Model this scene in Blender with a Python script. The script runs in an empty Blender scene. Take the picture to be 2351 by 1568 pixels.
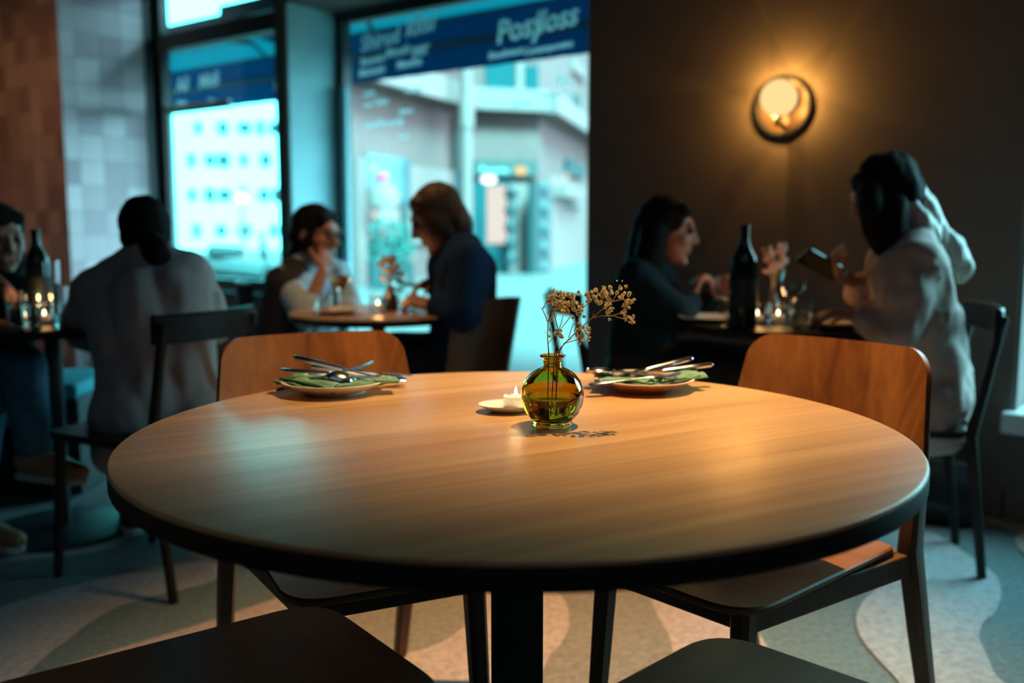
import bpy, bmesh, math, random
from mathutils import Vector, Matrix, noise
random.seed(7)
S = bpy.context.scene
COL = S.collection
V = Vector
R = math.radians
PI = math.pi

# ------------------------------------------------------------------ camera
CAM_H, PITCH, FPX = 1.07, 0.12277592, 2200.0
cam_d = bpy.data.cameras.new('camera')
cam = bpy.data.objects.new('camera', cam_d)
COL.objects.link(cam)
cam.location = (0, 0, CAM_H)
cam.rotation_euler = (PI / 2 - PITCH, 0, 0)
cam_d.sensor_width = 36.0
cam_d.lens = FPX / 2351 * 36.0
cam_d.clip_start = 0.02
cam_d.clip_end = 400
cam_d.dof.use_dof = True
cam_d.dof.focus_distance = 1.53
cam_d.dof.aperture_fstop = 2.0
S.camera = cam

# ------------------------------------------------------------------ world, sun, big lights, exposure
S.view_settings.view_transform = 'Standard'
S.view_settings.look = 'None'
S.view_settings.exposure = 0.0
S.view_settings.gamma = 1.0
w = bpy.data.worlds.new('sky')
S.world = w
w.use_nodes = True
_wn, _wl = w.node_tree.nodes, w.node_tree.links
_bg = _wn['Background']
# hazy daylight: cyan all round, with a broad bright lobe added on the right to strengthen that window
_tc = _wn.new('ShaderNodeTexCoord')
_dot = _wn.new('ShaderNodeVectorMath'); _dot.operation = 'DOT_PRODUCT'; _dot.inputs[1].default_value = Vector((0.92, 0.22, 0.34)).normalized()
_wl.new(_tc.outputs['Generated'], _dot.inputs[0])
_mr = _wn.new('ShaderNodeMapRange'); _mr.interpolation_type = 'SMOOTHSTEP'
_mr.inputs['From Min'].default_value = 0.6; _mr.inputs['From Max'].default_value = 1.0
_wl.new(_dot.outputs['Value'], _mr.inputs['Value'])
_mx = _wn.new('ShaderNodeMix'); _mx.data_type = 'RGBA'
_mx.inputs['A'].default_value = (0.25, 2.9, 3.6, 1); _mx.inputs['B'].default_value = (8.0, 18.5, 21.5, 1)
_wl.new(_mr.outputs['Result'], _mx.inputs['Factor']); _wl.new(_mx.outputs['Result'], _bg.inputs[0])
_bg.inputs[1].default_value = 1.0


def lamp(name, kind, loc, energy, color, target=None, **kw):
    d = bpy.data.lights.new(name, kind)
    d.energy = energy
    d.color = color
    for k, v in kw.items():
        setattr(d, k, v)
    o = bpy.data.objects.new(name, d)
    COL.objects.link(o)
    o.location = loc
    if target is not None:
        o.rotation_euler = (V(target) - V(loc)).to_track_quat('-Z', 'Y').to_euler()
    return o


# the room's window wall: u runs to the right along it, d goes outward through it
ANG = R(-38)
T = V((math.cos(ANG), math.sin(ANG), 0))
N = V((-T.y, T.x, 0))
W0 = V((1.826, 3.36, 0))


def wp(u, d, z):
    return W0 + T * u + N * d + V((0, 0, z))


lamp('sun_through_haze', 'SUN', (0, -10, 20), 46.0, (0.19, 1.0, 1.0), target=(-3, 0, 10.5), angle=R(20))
# pendant spots over the tables
WARM = (1.0, 0.56, 0.22)
lamp('table_spot', 'SPOT', (0.52, 2.10, 2.55), 330, (1.0, 0.645, 0.285), target=(0.26, 2.02, 0.74), spot_size=R(63), spot_blend=1.0, shadow_soft_size=0.011)
lamp('window_table_spot', 'SPOT', (-0.60, 3.45, 2.4), 42, WARM, target=(-0.5, 3.6, 0.74), spot_size=R(60), spot_blend=0.9, shadow_soft_size=0.03)
lamp('tile_wall_spot', 'SPOT', (-4.3, 4.75, 2.45), 30, (1.0, .47, .12), target=(-3.25, 6.5, 1.5), spot_size=R(75), spot_blend=1.0, shadow_soft_size=0.05)
lamp('dim_ceiling_fill', 'AREA', (0.2, 0.6, 2.8), 7.0, (0.55, 0.68, 1.0), target=(0.2, 0.9, 0), size=3.0)  # unseen fill added to lift the dark areas, no fixture there
for nm, u0, u1, z0, z1, dd in (('window_daylight_left', -5.5, -4.12, 0.62, 2.6, 0.45), ('window_daylight_middle', -4.0, -1.88, 0.15, 2.35, 0.45), ('window_daylight_right', -0.02, 1.28, 0.4, 2.35, 0.45)):
    o = lamp(nm, 'AREA', wp((u0 + u1) / 2, dd, (z0 + z1) / 2), 1.0, (1, 1, 1), target=wp((u0 + u1) / 2, dd - 1, (z0 + z1) / 2), shape='RECTANGLE', size=u1 - u0, size_y=z1 - z0)
    o.data.cycles.is_portal = True

# ------------------------------------------------------------------ helpers
CT, SN = math.cos(PITCH), math.sin(PITCH)


def _ray(px, py):
    a, b = (px - 1175.5) / FPX, -(py - 784) / FPX
    return V((a, CT + b * SN, -SN + b * CT))


def at(px, py, y):                       # the point at distance y along the room
    r = _ray(px, py)
    return V((0, 0, CAM_H)) + r * (y / r.y)


def onz(px, py, z):                      # the point at height z
    r = _ray(px, py)
    return V((0, 0, CAM_H)) + r * ((z - CAM_H) / r.z)


def onplane(px, py, p0, n):
    r = _ray(px, py)
    o = V((0, 0, CAM_H))
    return o + r * ((V(p0) - o).dot(n) / r.dot(n))


def lerp(a, b, t):
    return V(a) * (1 - t) + V(b) * t


def tag(o, label=None, cat=None, group=None, kind=None):
    if label: o['label'] = label
    if cat: o['category'] = cat
    if group: o['group'] = group
    if kind: o['kind'] = kind
    return o


def thing(name, label, cat, loc=(0, 0, 0), rz=0.0, group=None):
    o = bpy.data.objects.new(name, None)
    o.empty_display_size = 0.05
    COL.objects.link(o)
    o.location = loc
    o.rotation_euler = (0, 0, rz)
    return tag(o, label, cat, group)


def obj(name, bm, mats, parent=None, smooth=True, bevel=0, subsurf=0, loc=None, auto=True, origin=None):
    if origin is not None:
        bmesh.ops.translate(bm, verts=bm.verts, vec=-V(origin))
    me = bpy.data.meshes.new(name)
    bmesh.ops.recalc_face_normals(bm, faces=bm.faces)
    if smooth:
        for f in bm.faces: f.smooth = True
        if auto:
            for e in bm.edges:
                if len(e.link_faces) == 2 and e.calc_face_angle(0) > R(38): e.smooth = False
    bm.to_mesh(me)
    bm.free()
    for m in (mats if isinstance(mats, (list, tuple)) else [mats]): me.materials.append(m)
    o = bpy.data.objects.new(name, me)
    COL.objects.link(o)
    if bevel:
        b = o.modifiers.new('b', 'BEVEL'); b.width = bevel; b.segments = 3; b.limit_method = 'ANGLE'; b.angle_limit = R(40)
    if subsurf:
        s = o.modifiers.new('s', 'SUBSURF'); s.levels = s.render_levels = subsurf
    if parent: o.parent = parent
    if loc is not None: o.location = loc
    return o


def dup(root, loc, rz, label=None, group=None):
    r = root.copy(); COL.objects.link(r)
    r.location = loc; r.rotation_euler = (0, 0, rz)
    if label: r['label'] = label
    if group: r['group'] = group
    for ch in list(root.children):
        c = ch.copy(); COL.objects.link(c); c.parent = r
        for g in list(ch.children):
            d = g.copy(); COL.objects.link(d); d.parent = c
    return r


def B():
    return bmesh.new()


def box(bm, c, s, rot=None, mi=0):
    m = Matrix.Translation(V(c)) @ (rot.to_4x4() if rot is not None else Matrix()) @ Matrix.Diagonal((s[0], s[1], s[2], 1))
    r = bmesh.ops.create_cube(bm, size=1, matrix=m)
    for v in r['verts']:
        for f in v.link_faces: f.material_index = mi
    return bm


def rings(bm, rs, closed=False, caps=True, mi=0):
    vs = [[bm.verts.new(p) for p in r] for r in rs]
    n = len(vs[0])
    L = len(vs)
    for i in range(L if closed else L - 1):
        a, b = vs[i], vs[(i + 1) % L]
        for j in range(n):
            f = bm.faces.new((a[j], a[(j + 1) % n], b[(j + 1) % n], b[j])); f.material_index = mi
    if caps and not closed:
        for q in (vs[0][::-1], vs[-1]):
            f = bm.faces.new(q); f.material_index = mi
    return vs


def lathe(bm, prof, seg=40, c=(0, 0, 0), mi=0, caps=True):
    c = V(c)
    rings(bm, [[c + V((r * math.cos(2 * PI * j / seg), r * math.sin(2 * PI * j / seg), z)) for j in range(seg)] for r, z in prof], caps=caps, mi=mi)
    return bm


def frame_of(d):
    d = V(d).normalized()
    a = V((0, 0, 1)) if abs(d.z) < 0.9 else V((1, 0, 0))
    x = a.cross(d).normalized()
    return x, d.cross(x).normalized(), d


def tube(bm, pts, rad, seg=8, mi=0, flat=1.0):
    pts = [V(p) for p in pts]
    rad = rad if isinstance(rad, (list, tuple)) else [rad] * len(pts)
    rs = []
    x = None
    for i, p in enumerate(pts):
        d = (pts[min(i + 1, len(pts) - 1)] - pts[max(i - 1, 0)])
        if x is None: x, y, d = frame_of(d)
        else:
            d = d.normalized(); x = (x - d * x.dot(d)).normalized(); y = d.cross(x)
        rs.append([p + (x * math.cos(2 * PI * j / seg) + y * math.sin(2 * PI * j / seg) * flat) * rad[i] for j in range(seg)])
    rings(bm, rs, mi=mi)
    return bm


def cap(bm, p0, p1, r0, r1=None, seg=14):
    p0, p1 = V(p0), V(p1)
    r1 = r0 if r1 is None else r1
    d = p1 - p0
    if d.length < 1e-5: d = V((0, 0, 1e-4))
    x, y, z = frame_of(d)
    rs = []
    for k in range(6):
        a = PI / 2 * (1 - (k + .15) / 5.15)
        rs.append((p0 - z * r0 * math.sin(a), r0 * math.cos(a)))
    for k in range(6):
        a = PI / 2 * (k / 5.15)
        rs.append((p1 + z * r1 * math.sin(a), r1 * math.cos(a)))
    rings(bm, [[c + (x * math.cos(2 * PI * j / seg) + y * math.sin(2 * PI * j / seg)) * r for j in range(seg)] for c, r in rs])


def chain(bm, pts, rads):
    for i in range(len(pts) - 1): cap(bm, pts[i], pts[i + 1], rads[i], rads[i + 1])


def ell(bm, c, r, M=None, seg=20):
    m = Matrix.Translation(V(c)) @ (M.to_4x4() if M is not None else Matrix()) @ Matrix.Diagonal((r[0], r[1], r[2], 1))
    bmesh.ops.create_uvsphere(bm, u_segments=seg, v_segments=seg // 2 + 2, radius=1, matrix=m)


def prism(bm, outline, z0, z1, mi=0):
    a = [bm.verts.new((p[0], p[1], z0)) for p in outline]
    b = [bm.verts.new((p[0], p[1], z1)) for p in outline]
    n = len(a)
    fs = [bm.faces.new(a[::-1]), bm.faces.new(b)]
    for i in range(n): fs.append(bm.faces.new((a[i], a[(i + 1) % n], b[(i + 1) % n], b[i])))
    for f in fs: f.material_index = mi
    return bm


def strip(bm, st, seg=10):
    """bar along x: stations (x, z, half width, half thickness)"""
    rings(bm, [[V((x, hw * math.cos(2 * PI * j / seg), z + ht * math.sin(2 * PI * j / seg))) for j in range(seg)] for x, z, hw, ht in st])


def rrect(wx, wy, r, n=6, cx=0, cy=0):
    pts = []
    for sx, sy, a0 in ((1, 1, 0), (-1, 1, 90), (-1, -1, 180), (1, -1, 270)):
        for k in range(n + 1):
            a = R(a0 + 90 * k / n)
            pts.append((cx + sx * (wx / 2 - r) + r * math.cos(a), cy + sy * (wy / 2 - r) + r * math.sin(a)))
    return pts


def remeshed(name, bm, mats, parent, vox=0.008, smooth=4, wob=0.0, wfreq=14, origin=None, stretch=None):
    """melts overlapping shapes into one continuous surface"""
    if origin is not None: bmesh.ops.translate(bm, verts=bm.verts, vec=-V(origin))
    bmesh.ops.recalc_face_normals(bm, faces=bm.faces)
    me = bpy.data.meshes.new(name + '_tmp'); bm.to_mesh(me); bm.free()
    o = bpy.data.objects.new(name, me); COL.objects.link(o)
    m = o.modifiers.new('r', 'REMESH'); m.mode = 'VOXEL'; m.voxel_size = vox; m.use_smooth_shade = True
    s = o.modifiers.new('s', 'SMOOTH'); s.factor = 0.5; s.iterations = smooth
    dg = bpy.context.evaluated_depsgraph_get()
    new = bpy.data.meshes.new_from_object(o.evaluated_get(dg))
    o.modifiers.clear(); o.data = new; bpy.data.meshes.remove(me); new.name = name
    if wob:
        st = V(stretch) if stretch else V((1, 1, 1))
        for v in new.vertices:
            q = V((v.co.x * st.x, v.co.y * st.y, v.co.z * st.z)) * wfreq
            v.co = v.co + v.normal * (noise.noise(q) + 0.5 * noise.noise(q * 2.1)) * wob
    for f in new.polygons: f.use_smooth = True
    new.materials.clear()
    new.materials.append(mats)
    if parent: o.parent = parent
    return o


# ------------------------------------------------------------------ materials
def node_mat(name):
    m = bpy.data.materials.new(name); m.use_nodes = True
    nt = m.node_tree
    return m, nt, nt.nodes['Principled BSDF'], nt.nodes, nt.links


def mat(name, col, rough=0.5, metal=0.0, spec=0.5, var=0.0, scale=20, bump=0.0, sheen=0.0, emit=None, estr=0, trans=0.0, sub=0.0, stretch=(1, 1, 1)):
    m, nt, p, nn, L = node_mat(name)
    p.inputs['Base Color'].default_value = (*col, 1)
    p.inputs['Roughness'].default_value = rough
    p.inputs['Metallic'].default_value = metal
    p.inputs['Specular IOR Level'].default_value = spec
    if sheen: p.inputs['Sheen Weight'].default_value = sheen
    if trans: p.inputs['Transmission Weight'].default_value = trans
    if emit:
        p.inputs['Emission Color'].default_value = (*emit, 1); p.inputs['Emission Strength'].default_value = estr
    if var or bump:
        tc = nn.new('ShaderNodeTexCoord'); mp = nn.new('ShaderNodeMapping'); mp.inputs['Scale'].default_value = stretch
        nz = nn.new('ShaderNodeTexNoise'); nz.inputs['Scale'].default_value = scale; nz.inputs['Detail'].default_value = 5
        L.new(tc.outputs['Object'], mp.inputs[0]); L.new(mp.outputs[0], nz.inputs['Vector'])
        if var:
            cr = nn.new('ShaderNodeValToRGB')
            cr.color_ramp.elements[0].position = 0.3; cr.color_ramp.elements[1].position = 0.7
            cr.color_ramp.elements[0].color = (*[c * (1 - var) for c in col], 1)
            cr.color_ramp.elements[1].color = (*[min(1, c * (1 + var)) for c in col], 1)
            L.new(nz.outputs[0], cr.inputs[0]); L.new(cr.outputs[0], p.inputs['Base Color'])
        if bump:
            b = nn.new('ShaderNodeBump'); b.inputs['Strength'].default_value = bump; b.inputs['Distance'].default_value = 0.01
            L.new(nz.outputs[0], b.inputs['Height']); L.new(b.outputs[0], p.inputs['Normal'])
    return m


def wood(name, c0, c1, rough, rot=0.0, along=1.2, across=34.0, plank=0.0, axis='X', bump=0.05, seed=0.0, spec=0.5, figure=0.0):
    """grain streaks run along the local axis turned by rot about z"""
    m, nt, p, nn, L = node_mat(name)
    tc = nn.new('ShaderNodeTexCoord')
    mp = nn.new('ShaderNodeMapping'); mp.inputs['Rotation'].default_value = (0, 0, -rot); mp.inputs['Location'].default_value = (seed, seed * .7, seed * .3)
    L.new(tc.outputs['Object'], mp.inputs[0])
    sc = {'X': (along, across, across), 'Y': (across, along, across), 'Z': (across, across, along)}[axis]
    m2 = nn.new('ShaderNodeMapping'); m2.inputs['Scale'].default_value = sc
    n1 = nn.new('ShaderNodeTexNoise'); n1.inputs['Scale'].default_value = 1.0; n1.inputs['Detail'].default_value = 6; n1.inputs['Roughness'].default_value = 0.65
    n1.inputs['Distortion'].default_value = 0.35 + figure
    m3 = nn.new('ShaderNodeMapping'); m3.inputs['Scale'].default_value = tuple(s * (0.16 if s > 3 else 0.5) for s in sc)
    n2 = nn.new('ShaderNodeTexNoise'); n2.inputs['Scale'].default_value = 1.0; n2.inputs['Detail'].default_value = 3; n2.inputs['Distortion'].default_value = 0.8 + figure
    L.new(mp.outputs[0], m2.inputs[0]); L.new(m2.outputs[0], n1.inputs['Vector'])
    L.new(mp.outputs[0], m3.inputs[0]); L.new(m3.outputs[0], n2.inputs['Vector'])
    add = nn.new('ShaderNodeMath'); add.operation = 'ADD'
    L.new(n1.outputs[0], add.inputs[0]); L.new(n2.outputs[0], add.inputs[1])
    src = add.outputs[0]
    if plank:
        sp = nn.new('ShaderNodeSeparateXYZ'); L.new(mp.outputs[0], sp.inputs[0])
        dv = nn.new('ShaderNodeMath'); dv.operation = 'DIVIDE'; dv.inputs[1].default_value = plank; L.new(sp.outputs['Y'], dv.inputs[0])
        fl = nn.new('ShaderNodeMath'); fl.operation = 'FLOOR'; L.new(dv.outputs[0], fl.inputs[0])
        wn = nn.new('ShaderNodeTexWhiteNoise'); wn.noise_dimensions = '1D'; L.new(fl.outputs[0], wn.inputs['W'])
        ml = nn.new('ShaderNodeMath'); ml.operation = 'MULTIPLY_ADD'; ml.inputs[1].default_value = 0.26; ml.inputs[2].default_value = -0.13; L.new(wn.outputs['Value'], ml.inputs[0])
        a2 = nn.new('ShaderNodeMath'); a2.operation = 'ADD'; L.new(src, a2.inputs[0]); L.new(ml.outputs[0], a2.inputs[1])
        src = a2.outputs[0]
    cr = nn.new('ShaderNodeValToRGB')
    cr.color_ramp.elements[0].position = 0.72; cr.color_ramp.elements[1].position = 1.28
    cr.color_ramp.elements[0].color = (*c0, 1); cr.color_ramp.elements[1].color = (*c1, 1)
    hf = nn.new('ShaderNodeMath'); hf.operation = 'MULTIPLY'; hf.inputs[1].default_value = 0.5
    cr.color_ramp.elements[0].position = 0.36; cr.color_ramp.elements[1].position = 0.64
    L.new(src, hf.inputs[0]); L.new(hf.outputs[0], cr.inputs[0]); L.new(cr.outputs[0], p.inputs['Base Color'])
    p.inputs['Roughness'].default_value = rough
    p.inputs['Specular IOR Level'].default_value = spec
    if bump:
        b = nn.new('ShaderNodeBump'); b.inputs['Strength'].default_value = bump; b.inputs['Distance'].default_value = 0.004
        L.new(n1.outputs[0], b.inputs['Height']); L.new(b.outputs[0], p.inputs['Normal'])
    return m


def tile_mat(name):
    m, nt, p, nn, L = node_mat(name)
    tc = nn.new('ShaderNodeTexCoord')
    br = nn.new('ShaderNodeTexBrick')
    br.offset = 0.0; br.inputs['Scale'].default_value = 1.0
    br.inputs['Brick Width'].default_value = 0.165; br.inputs['Row Height'].default_value = 0.165
    br.inputs['Mortar Size'].default_value = 0.003; br.inputs['Mortar Smooth'].default_value = 0.4
    br.inputs['Color1'].default_value = (0.42, 0.26, 0.29, 1); br.inputs['Color2'].default_value = (0.82, 0.60, 0.62, 1); br.inputs['Mortar'].default_value = (0.30, 0.28, 0.29, 1)
    br.inputs['Bias'].default_value = 0.0
    uv = nn.new('ShaderNodeUVMap')
    L.new(uv.outputs[0], br.inputs['Vector']); L.new(br.outputs['Color'], p.inputs['Base Color'])
    p.inputs['Roughness'].default_value = 0.45
    nz = nn.new('ShaderNodeTexNoise'); nz.inputs['Scale'].default_value = 9
    L.new(uv.outputs[0], nz.inputs['Vector'])
    b = nn.new('ShaderNodeBump'); b.inputs['Strength'].default_value = 0.25; b.inputs['Distance'].default_value = 0.01
    L.new(nz.outputs[0], b.inputs['Height']); L.new(b.outputs[0], p.inputs['Normal'])
    return m


def carpet(name, c, stripes=False):
    m, nt, p, nn, L = node_mat(name)
    tc = nn.new('ShaderNodeTexCoord')
    nz = nn.new('ShaderNodeTexNoise'); nz.inputs['Scale'].default_value = 55; nz.inputs['Detail'].default_value = 6
    L.new(tc.outputs['Object'], nz.inputs['Vector'])
    cr = nn.new('ShaderNodeValToRGB')
    cr.color_ramp.elements[0].position = 0.3; cr.color_ramp.elements[1].position = 0.7
    cr.color_ramp.elements[0].color = (*[x * 0.78 for x in c], 1); cr.color_ramp.elements[1].color = (*[x * 1.2 for x in c], 1)
    L.new(nz.outputs[0], cr.inputs[0])
    out = cr.outputs[0]
    if stripes:
        mp = nn.new('ShaderNodeMapping'); mp.inputs['Rotation'].default_value = (0, 0, R(2))
        wv = nn.new('ShaderNodeTexWave'); wv.inputs['Scale'].default_value = 42; wv.inputs['Distortion'].default_value = 0.6; wv.inputs['Detail'].default_value = 1
        L.new(tc.outputs['Object'], mp.inputs[0]); L.new(mp.outputs[0], wv.inputs['Vector'])
        mx = nn.new('ShaderNodeMix'); mx.data_type = 'RGBA'; mx.blend_type = 'MULTIPLY'
        fm = nn.new('ShaderNodeMath'); fm.operation = 'MULTIPLY'; fm.inputs[1].default_value = 0.55
        iv = nn.new('ShaderNodeMath'); iv.operation = 'SUBTRACT'; iv.inputs[0].default_value = 1.0
        L.new(wv.outputs['Fac'], iv.inputs[1]); L.new(iv.outputs[0], fm.inputs[0]); L.new(fm.outputs[0], mx.inputs['Factor'])
        L.new(out, mx.inputs['A']); mx.inputs['B'].default_value = (0.35, 0.33, 0.3, 1)
        out = mx.outputs['Result']
    L.new(out, p.inputs['Base Color'])
    p.inputs['Roughness'].default_value = 0.95; p.inputs['Specular IOR Level'].default_value = 0.1
    b = nn.new('ShaderNodeBump'); b.inputs['Strength'].default_value = 0.3; b.inputs['Distance'].default_value = 0.004
    L.new(nz.outputs[0], b.inputs['Height']); L.new(b.outputs[0], p.inputs['Normal'])
    return m


def pane_mat():
    m = bpy.data.materials.new('window_glass'); m.use_nodes = True
    nt = m.node_tree; nt.nodes.clear()
    o = nt.nodes.new('ShaderNodeOutputMaterial'); mx = nt.nodes.new('ShaderNodeMixShader')
    t = nt.nodes.new('ShaderNodeBsdfTransparent'); g = nt.nodes.new('ShaderNodeBsdfGlossy'); g.inputs['Roughness'].default_value = 0.02
    t.inputs[0].default_value = (0.92, 0.97, 0.97, 1)
    mx.inputs[0].default_value = 0.04
    nt.links.new(t.outputs[0], mx.inputs[1]); nt.links.new(g.outputs[0], mx.inputs[2]); nt.links.new(mx.outputs[0], o.inputs[0])
    return m


def glass_mat(name, col, rough=0.0, ior=1.45):
    m, nt, p, nn, L = node_mat(name)
    p.inputs['Base Color'].default_value = (*col, 1); p.inputs['Transmission Weight'].default_value = 1
    p.inputs['Roughness'].default_value = rough; p.inputs['IOR'].default_value = ior
    return m


def cloth_mat(name, col, t):
    m = bpy.data.materials.new(name); m.use_nodes = True
    nt = m.node_tree; nt.nodes.clear()
    o = nt.nodes.new('ShaderNodeOutputMaterial'); mx = nt.nodes.new('ShaderNodeMixShader'); mx.inputs[0].default_value = t
    a = nt.nodes.new('ShaderNodeBsdfDiffuse'); b = nt.nodes.new('ShaderNodeBsdfTranslucent')
    for n_ in (a, b): n_.inputs[0].default_value = (*col, 1)
    nt.links.new(a.outputs[0], mx.inputs[1]); nt.links.new(b.outputs[0], mx.inputs[2]); nt.links.new(mx.outputs[0], o.inputs[0])
    return m


def emit_mat(name, col, s):
    m = bpy.data.materials.new(name); m.use_nodes = True
    nt = m.node_tree; nt.nodes.clear()
    o = nt.nodes.new('ShaderNodeOutputMaterial'); e = nt.nodes.new('ShaderNodeEmission')
    e.inputs[0].default_value = (*col, 1); e.inputs[1].default_value = s
    nt.links.new(e.outputs[0], o.inputs[0])
    return m


M = dict(
    table=wood('oak_table_top', (0.42, 0.21, 0.078), (0.66, 0.385, 0.16), 0.33, rot=R(30), along=1.0, across=64, plank=0.17, bump=0.10, spec=0.62),
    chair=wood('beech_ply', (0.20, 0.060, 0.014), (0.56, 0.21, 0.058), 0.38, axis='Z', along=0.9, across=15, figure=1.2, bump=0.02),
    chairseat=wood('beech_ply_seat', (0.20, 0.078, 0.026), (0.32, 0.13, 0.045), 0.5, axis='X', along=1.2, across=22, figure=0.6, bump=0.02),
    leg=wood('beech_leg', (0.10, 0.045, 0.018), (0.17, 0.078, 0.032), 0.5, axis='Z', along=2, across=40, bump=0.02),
    edge=mat('dark_table_edge', (0.026, 0.018, 0.014), 0.65, spec=0.25, var=0.2, scale=30),
    dark=mat('dark_stained_wood', (0.015, 0.013, 0.013), 0.45, spec=0.3, var=0.25, scale=40),
    black=mat('black_metal', (0.022, 0.024, 0.028), 0.45),
    post=mat('black_table_post', (0.03, 0.032, 0.036), 0.5),
    wall=mat('taupe_wall_paint', (0.155, 0.122, 0.105), 0.85, var=0.06, scale=6, bump=0.03),
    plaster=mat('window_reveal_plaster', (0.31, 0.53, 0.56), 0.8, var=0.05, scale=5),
    ceil=mat('dark_ceiling', (0.05, 0.05, 0.052), 0.9),
    frame=mat('dark_window_frame', (0.03, 0.034, 0.036), 0.45),
    sill=mat('white_sill', (0.72, 0.74, 0.74), 0.45),
    tile=tile_mat('square_glazed_tiles'),
    glass=pane_mat(),
    letter=cloth_mat('white_window_lettering', (0.75, 0.85, 0.85), 0.75),
    vase=glass_mat('amber_glass', (0.62, 0.46, 0.085)),
    water=glass_mat('water', (0.97, 0.97, 0.93), ior=1.33),
    clear=glass_mat('clear_glass', (0.95, 0.97, 0.97)),
    steel=mat('polished_steel', (0.62, 0.62, 0.62), 0.16, metal=1.0),
    alu=mat('tealight_cup_metal', (0.80, 0.79, 0.77), 0.36, metal=0.75),
    wax=mat('candle_wax', (0.86, 0.78, 0.62), 0.5, emit=(1.0, 0.62, 0.25), estr=0.06),
    wick=mat('burnt_wick', (0.02, 0.018, 0.015), 0.9),
    flame=emit_mat('flame', (1.0, 0.80, 0.50), 9.0),
    dish=mat('glazed_stoneware', (0.66, 0.66, 0.62), 0.3, var=0.12, scale=30),
    cream=mat('cream_plate_glaze', (0.78, 0.70, 0.58), 0.3, var=0.05, scale=25),
    terra=mat('terracotta_plate_glaze', (0.42, 0.17, 0.08), 0.35, var=0.2, scale=40),
    napkin=mat('sage_green_napkin', (0.16, 0.32, 0.20), 0.85, var=0.12, scale=60, bump=0.1),
    bloss=mat('dried_blossom', (0.92, 0.68, 0.42), 0.85, var=0.35, scale=180, bump=0.3),
    stem=mat('dried_stem', (0.42, 0.26, 0.08), 0.7, var=0.3, scale=90),
    skin=mat('skin', (0.42, 0.19, 0.125), 0.5, var=0.08, scale=18),
    eye=mat('eye', (0.05, 0.035, 0.03), 0.15),
    hairdark=mat('dark_brown_hair', (0.011, 0.009, 0.009), 0.75, spec=0.08, var=0.4, scale=30, stretch=(6, 6, 1), bump=0.3),
    hairbrown=mat('chestnut_hair', (0.060, 0.030, 0.018), 0.5, spec=0.3, var=0.4, scale=30, stretch=(6, 6, 1), bump=0.3),
    hairfair=mat('ash_blonde_hair', (0.60, 0.52, 0.46), 0.5, var=0.4, scale=26, stretch=(5, 5, 1), bump=0.4),
    shirtgrey=mat('pale_grey_shirt', (0.40, 0.37, 0.36), 0.9, var=0.06, scale=12),
    shirtblue=mat('light_blue_shirt', (0.42, 0.55, 0.66), 0.85, var=0.06, scale=12),
    navy=mat('navy_knit', (0.006, 0.030, 0.085), 0.9, spec=0.15, var=0.15, scale=90),
    jacket=mat('charcoal_waistcoat', (0.022, 0.024, 0.03), 0.8),
    teal=mat('dark_teal_knit', (0.006, 0.020, 0.027), 0.9, spec=0.15),
    rose=mat('cream_blouse', (0.40, 0.285, 0.245), 0.75, var=0.06, scale=10),
    jeans=mat('blue_denim', (0.05, 0.19, 0.29), 0.85, var=0.2, scale=40),
    trousers=mat('black_trousers', (0.018, 0.019, 0.024), 0.85),
    tan=mat('tan_leather_shoe', (0.42, 0.26, 0.12), 0.5, var=0.2, scale=40),
    sole=mat('pale_shoe_sole', (0.6, 0.62, 0.6), 0.6),
    shoe=mat('black_shoe', (0.02, 0.02, 0.022), 0.4),
    leather=mat('brown_leather', (0.07, 0.042, 0.03), 0.32, var=0.2, scale=30),
    bottle=mat('dark_green_bottle', (0.006, 0.012, 0.010), 0.08),
    bag=mat('black_leather_bag', (0.018, 0.022, 0.026), 0.35, bump=0.1, scale=40, var=0.1),
    strap=mat('bag_strap', (0.10, 0.14, 0.15), 0.35),
    phone=mat('phone_body', (0.012, 0.012, 0.014), 0.2),
    rosewine=mat('rose_wine', (0.85, 0.30, 0.10), 0.05, trans=0.6, emit=(1.0, 0.35, 0.08), estr=0.0),
    bench=mat('teal_bench_cushion', (0.03, 0.36, 0.43), 0.8, var=0.15, scale=30),
    bluefab=cloth_mat('awning_blue', (0.008, 0.13, 0.27), 0.30),
    canopy=cloth_mat('awning_canopy_cloth', (0.035, 0.24, 0.28), 0.6),
    f1=mat('stone_facade', (0.145, 0.043, 0.041), 0.9, var=0.10, scale=1.2),
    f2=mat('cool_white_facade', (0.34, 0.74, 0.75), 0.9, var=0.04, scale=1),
    white=mat('pale_grey_paint', (0.18, 0.068, 0.064), 0.6),
    shopglass=mat('dark_shop_glass', (0.006, 0.036, 0.042), 0.25),
    darkpan=mat('dark_panel', (0.006, 0.014, 0.016), 0.6),
    brownpan=mat('dark_brown_sign', (0.035, 0.022, 0.02), 0.6),
    pink=mat('magenta_lamp_shade', (0.5, 0.02, 0.12), 0.5),
    leaf=mat('leaf_green', (0.015, 0.09, 0.08), 0.7, var=0.4, scale=60),
    beige=mat('beige_box', (0.2, 0.08, 0.07), 0.7),
    pave=mat('pavement', (0.09, 0.06, 0.058), 0.8, var=0.1, scale=1.5),
    lampwhite=emit_mat('shop_lamp_white', (1.0, 1.0, 1.0), 3.0),
    lampwarm=emit_mat('shop_lamp_warm', (1.0, 0.62, 0.28), 1.6),
    lampsoft=emit_mat('shop_lamp_soft', (1.0, 0.86, 0.78), 1.1),
    globe=emit_mat('lit_opal_globe', (1.0, 0.66, 0.28), 1.15),
    copper=mat('sconce_dish_inside', (0.09, 0.05, 0.03), 0.5),
    pinkflower=mat('pale_petals', (0.6, 0.42, 0.38), 0.8),
)

# ------------------------------------------------------------------ room shell
CEIL = 2.85
LEFT_U = -5.56


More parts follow.
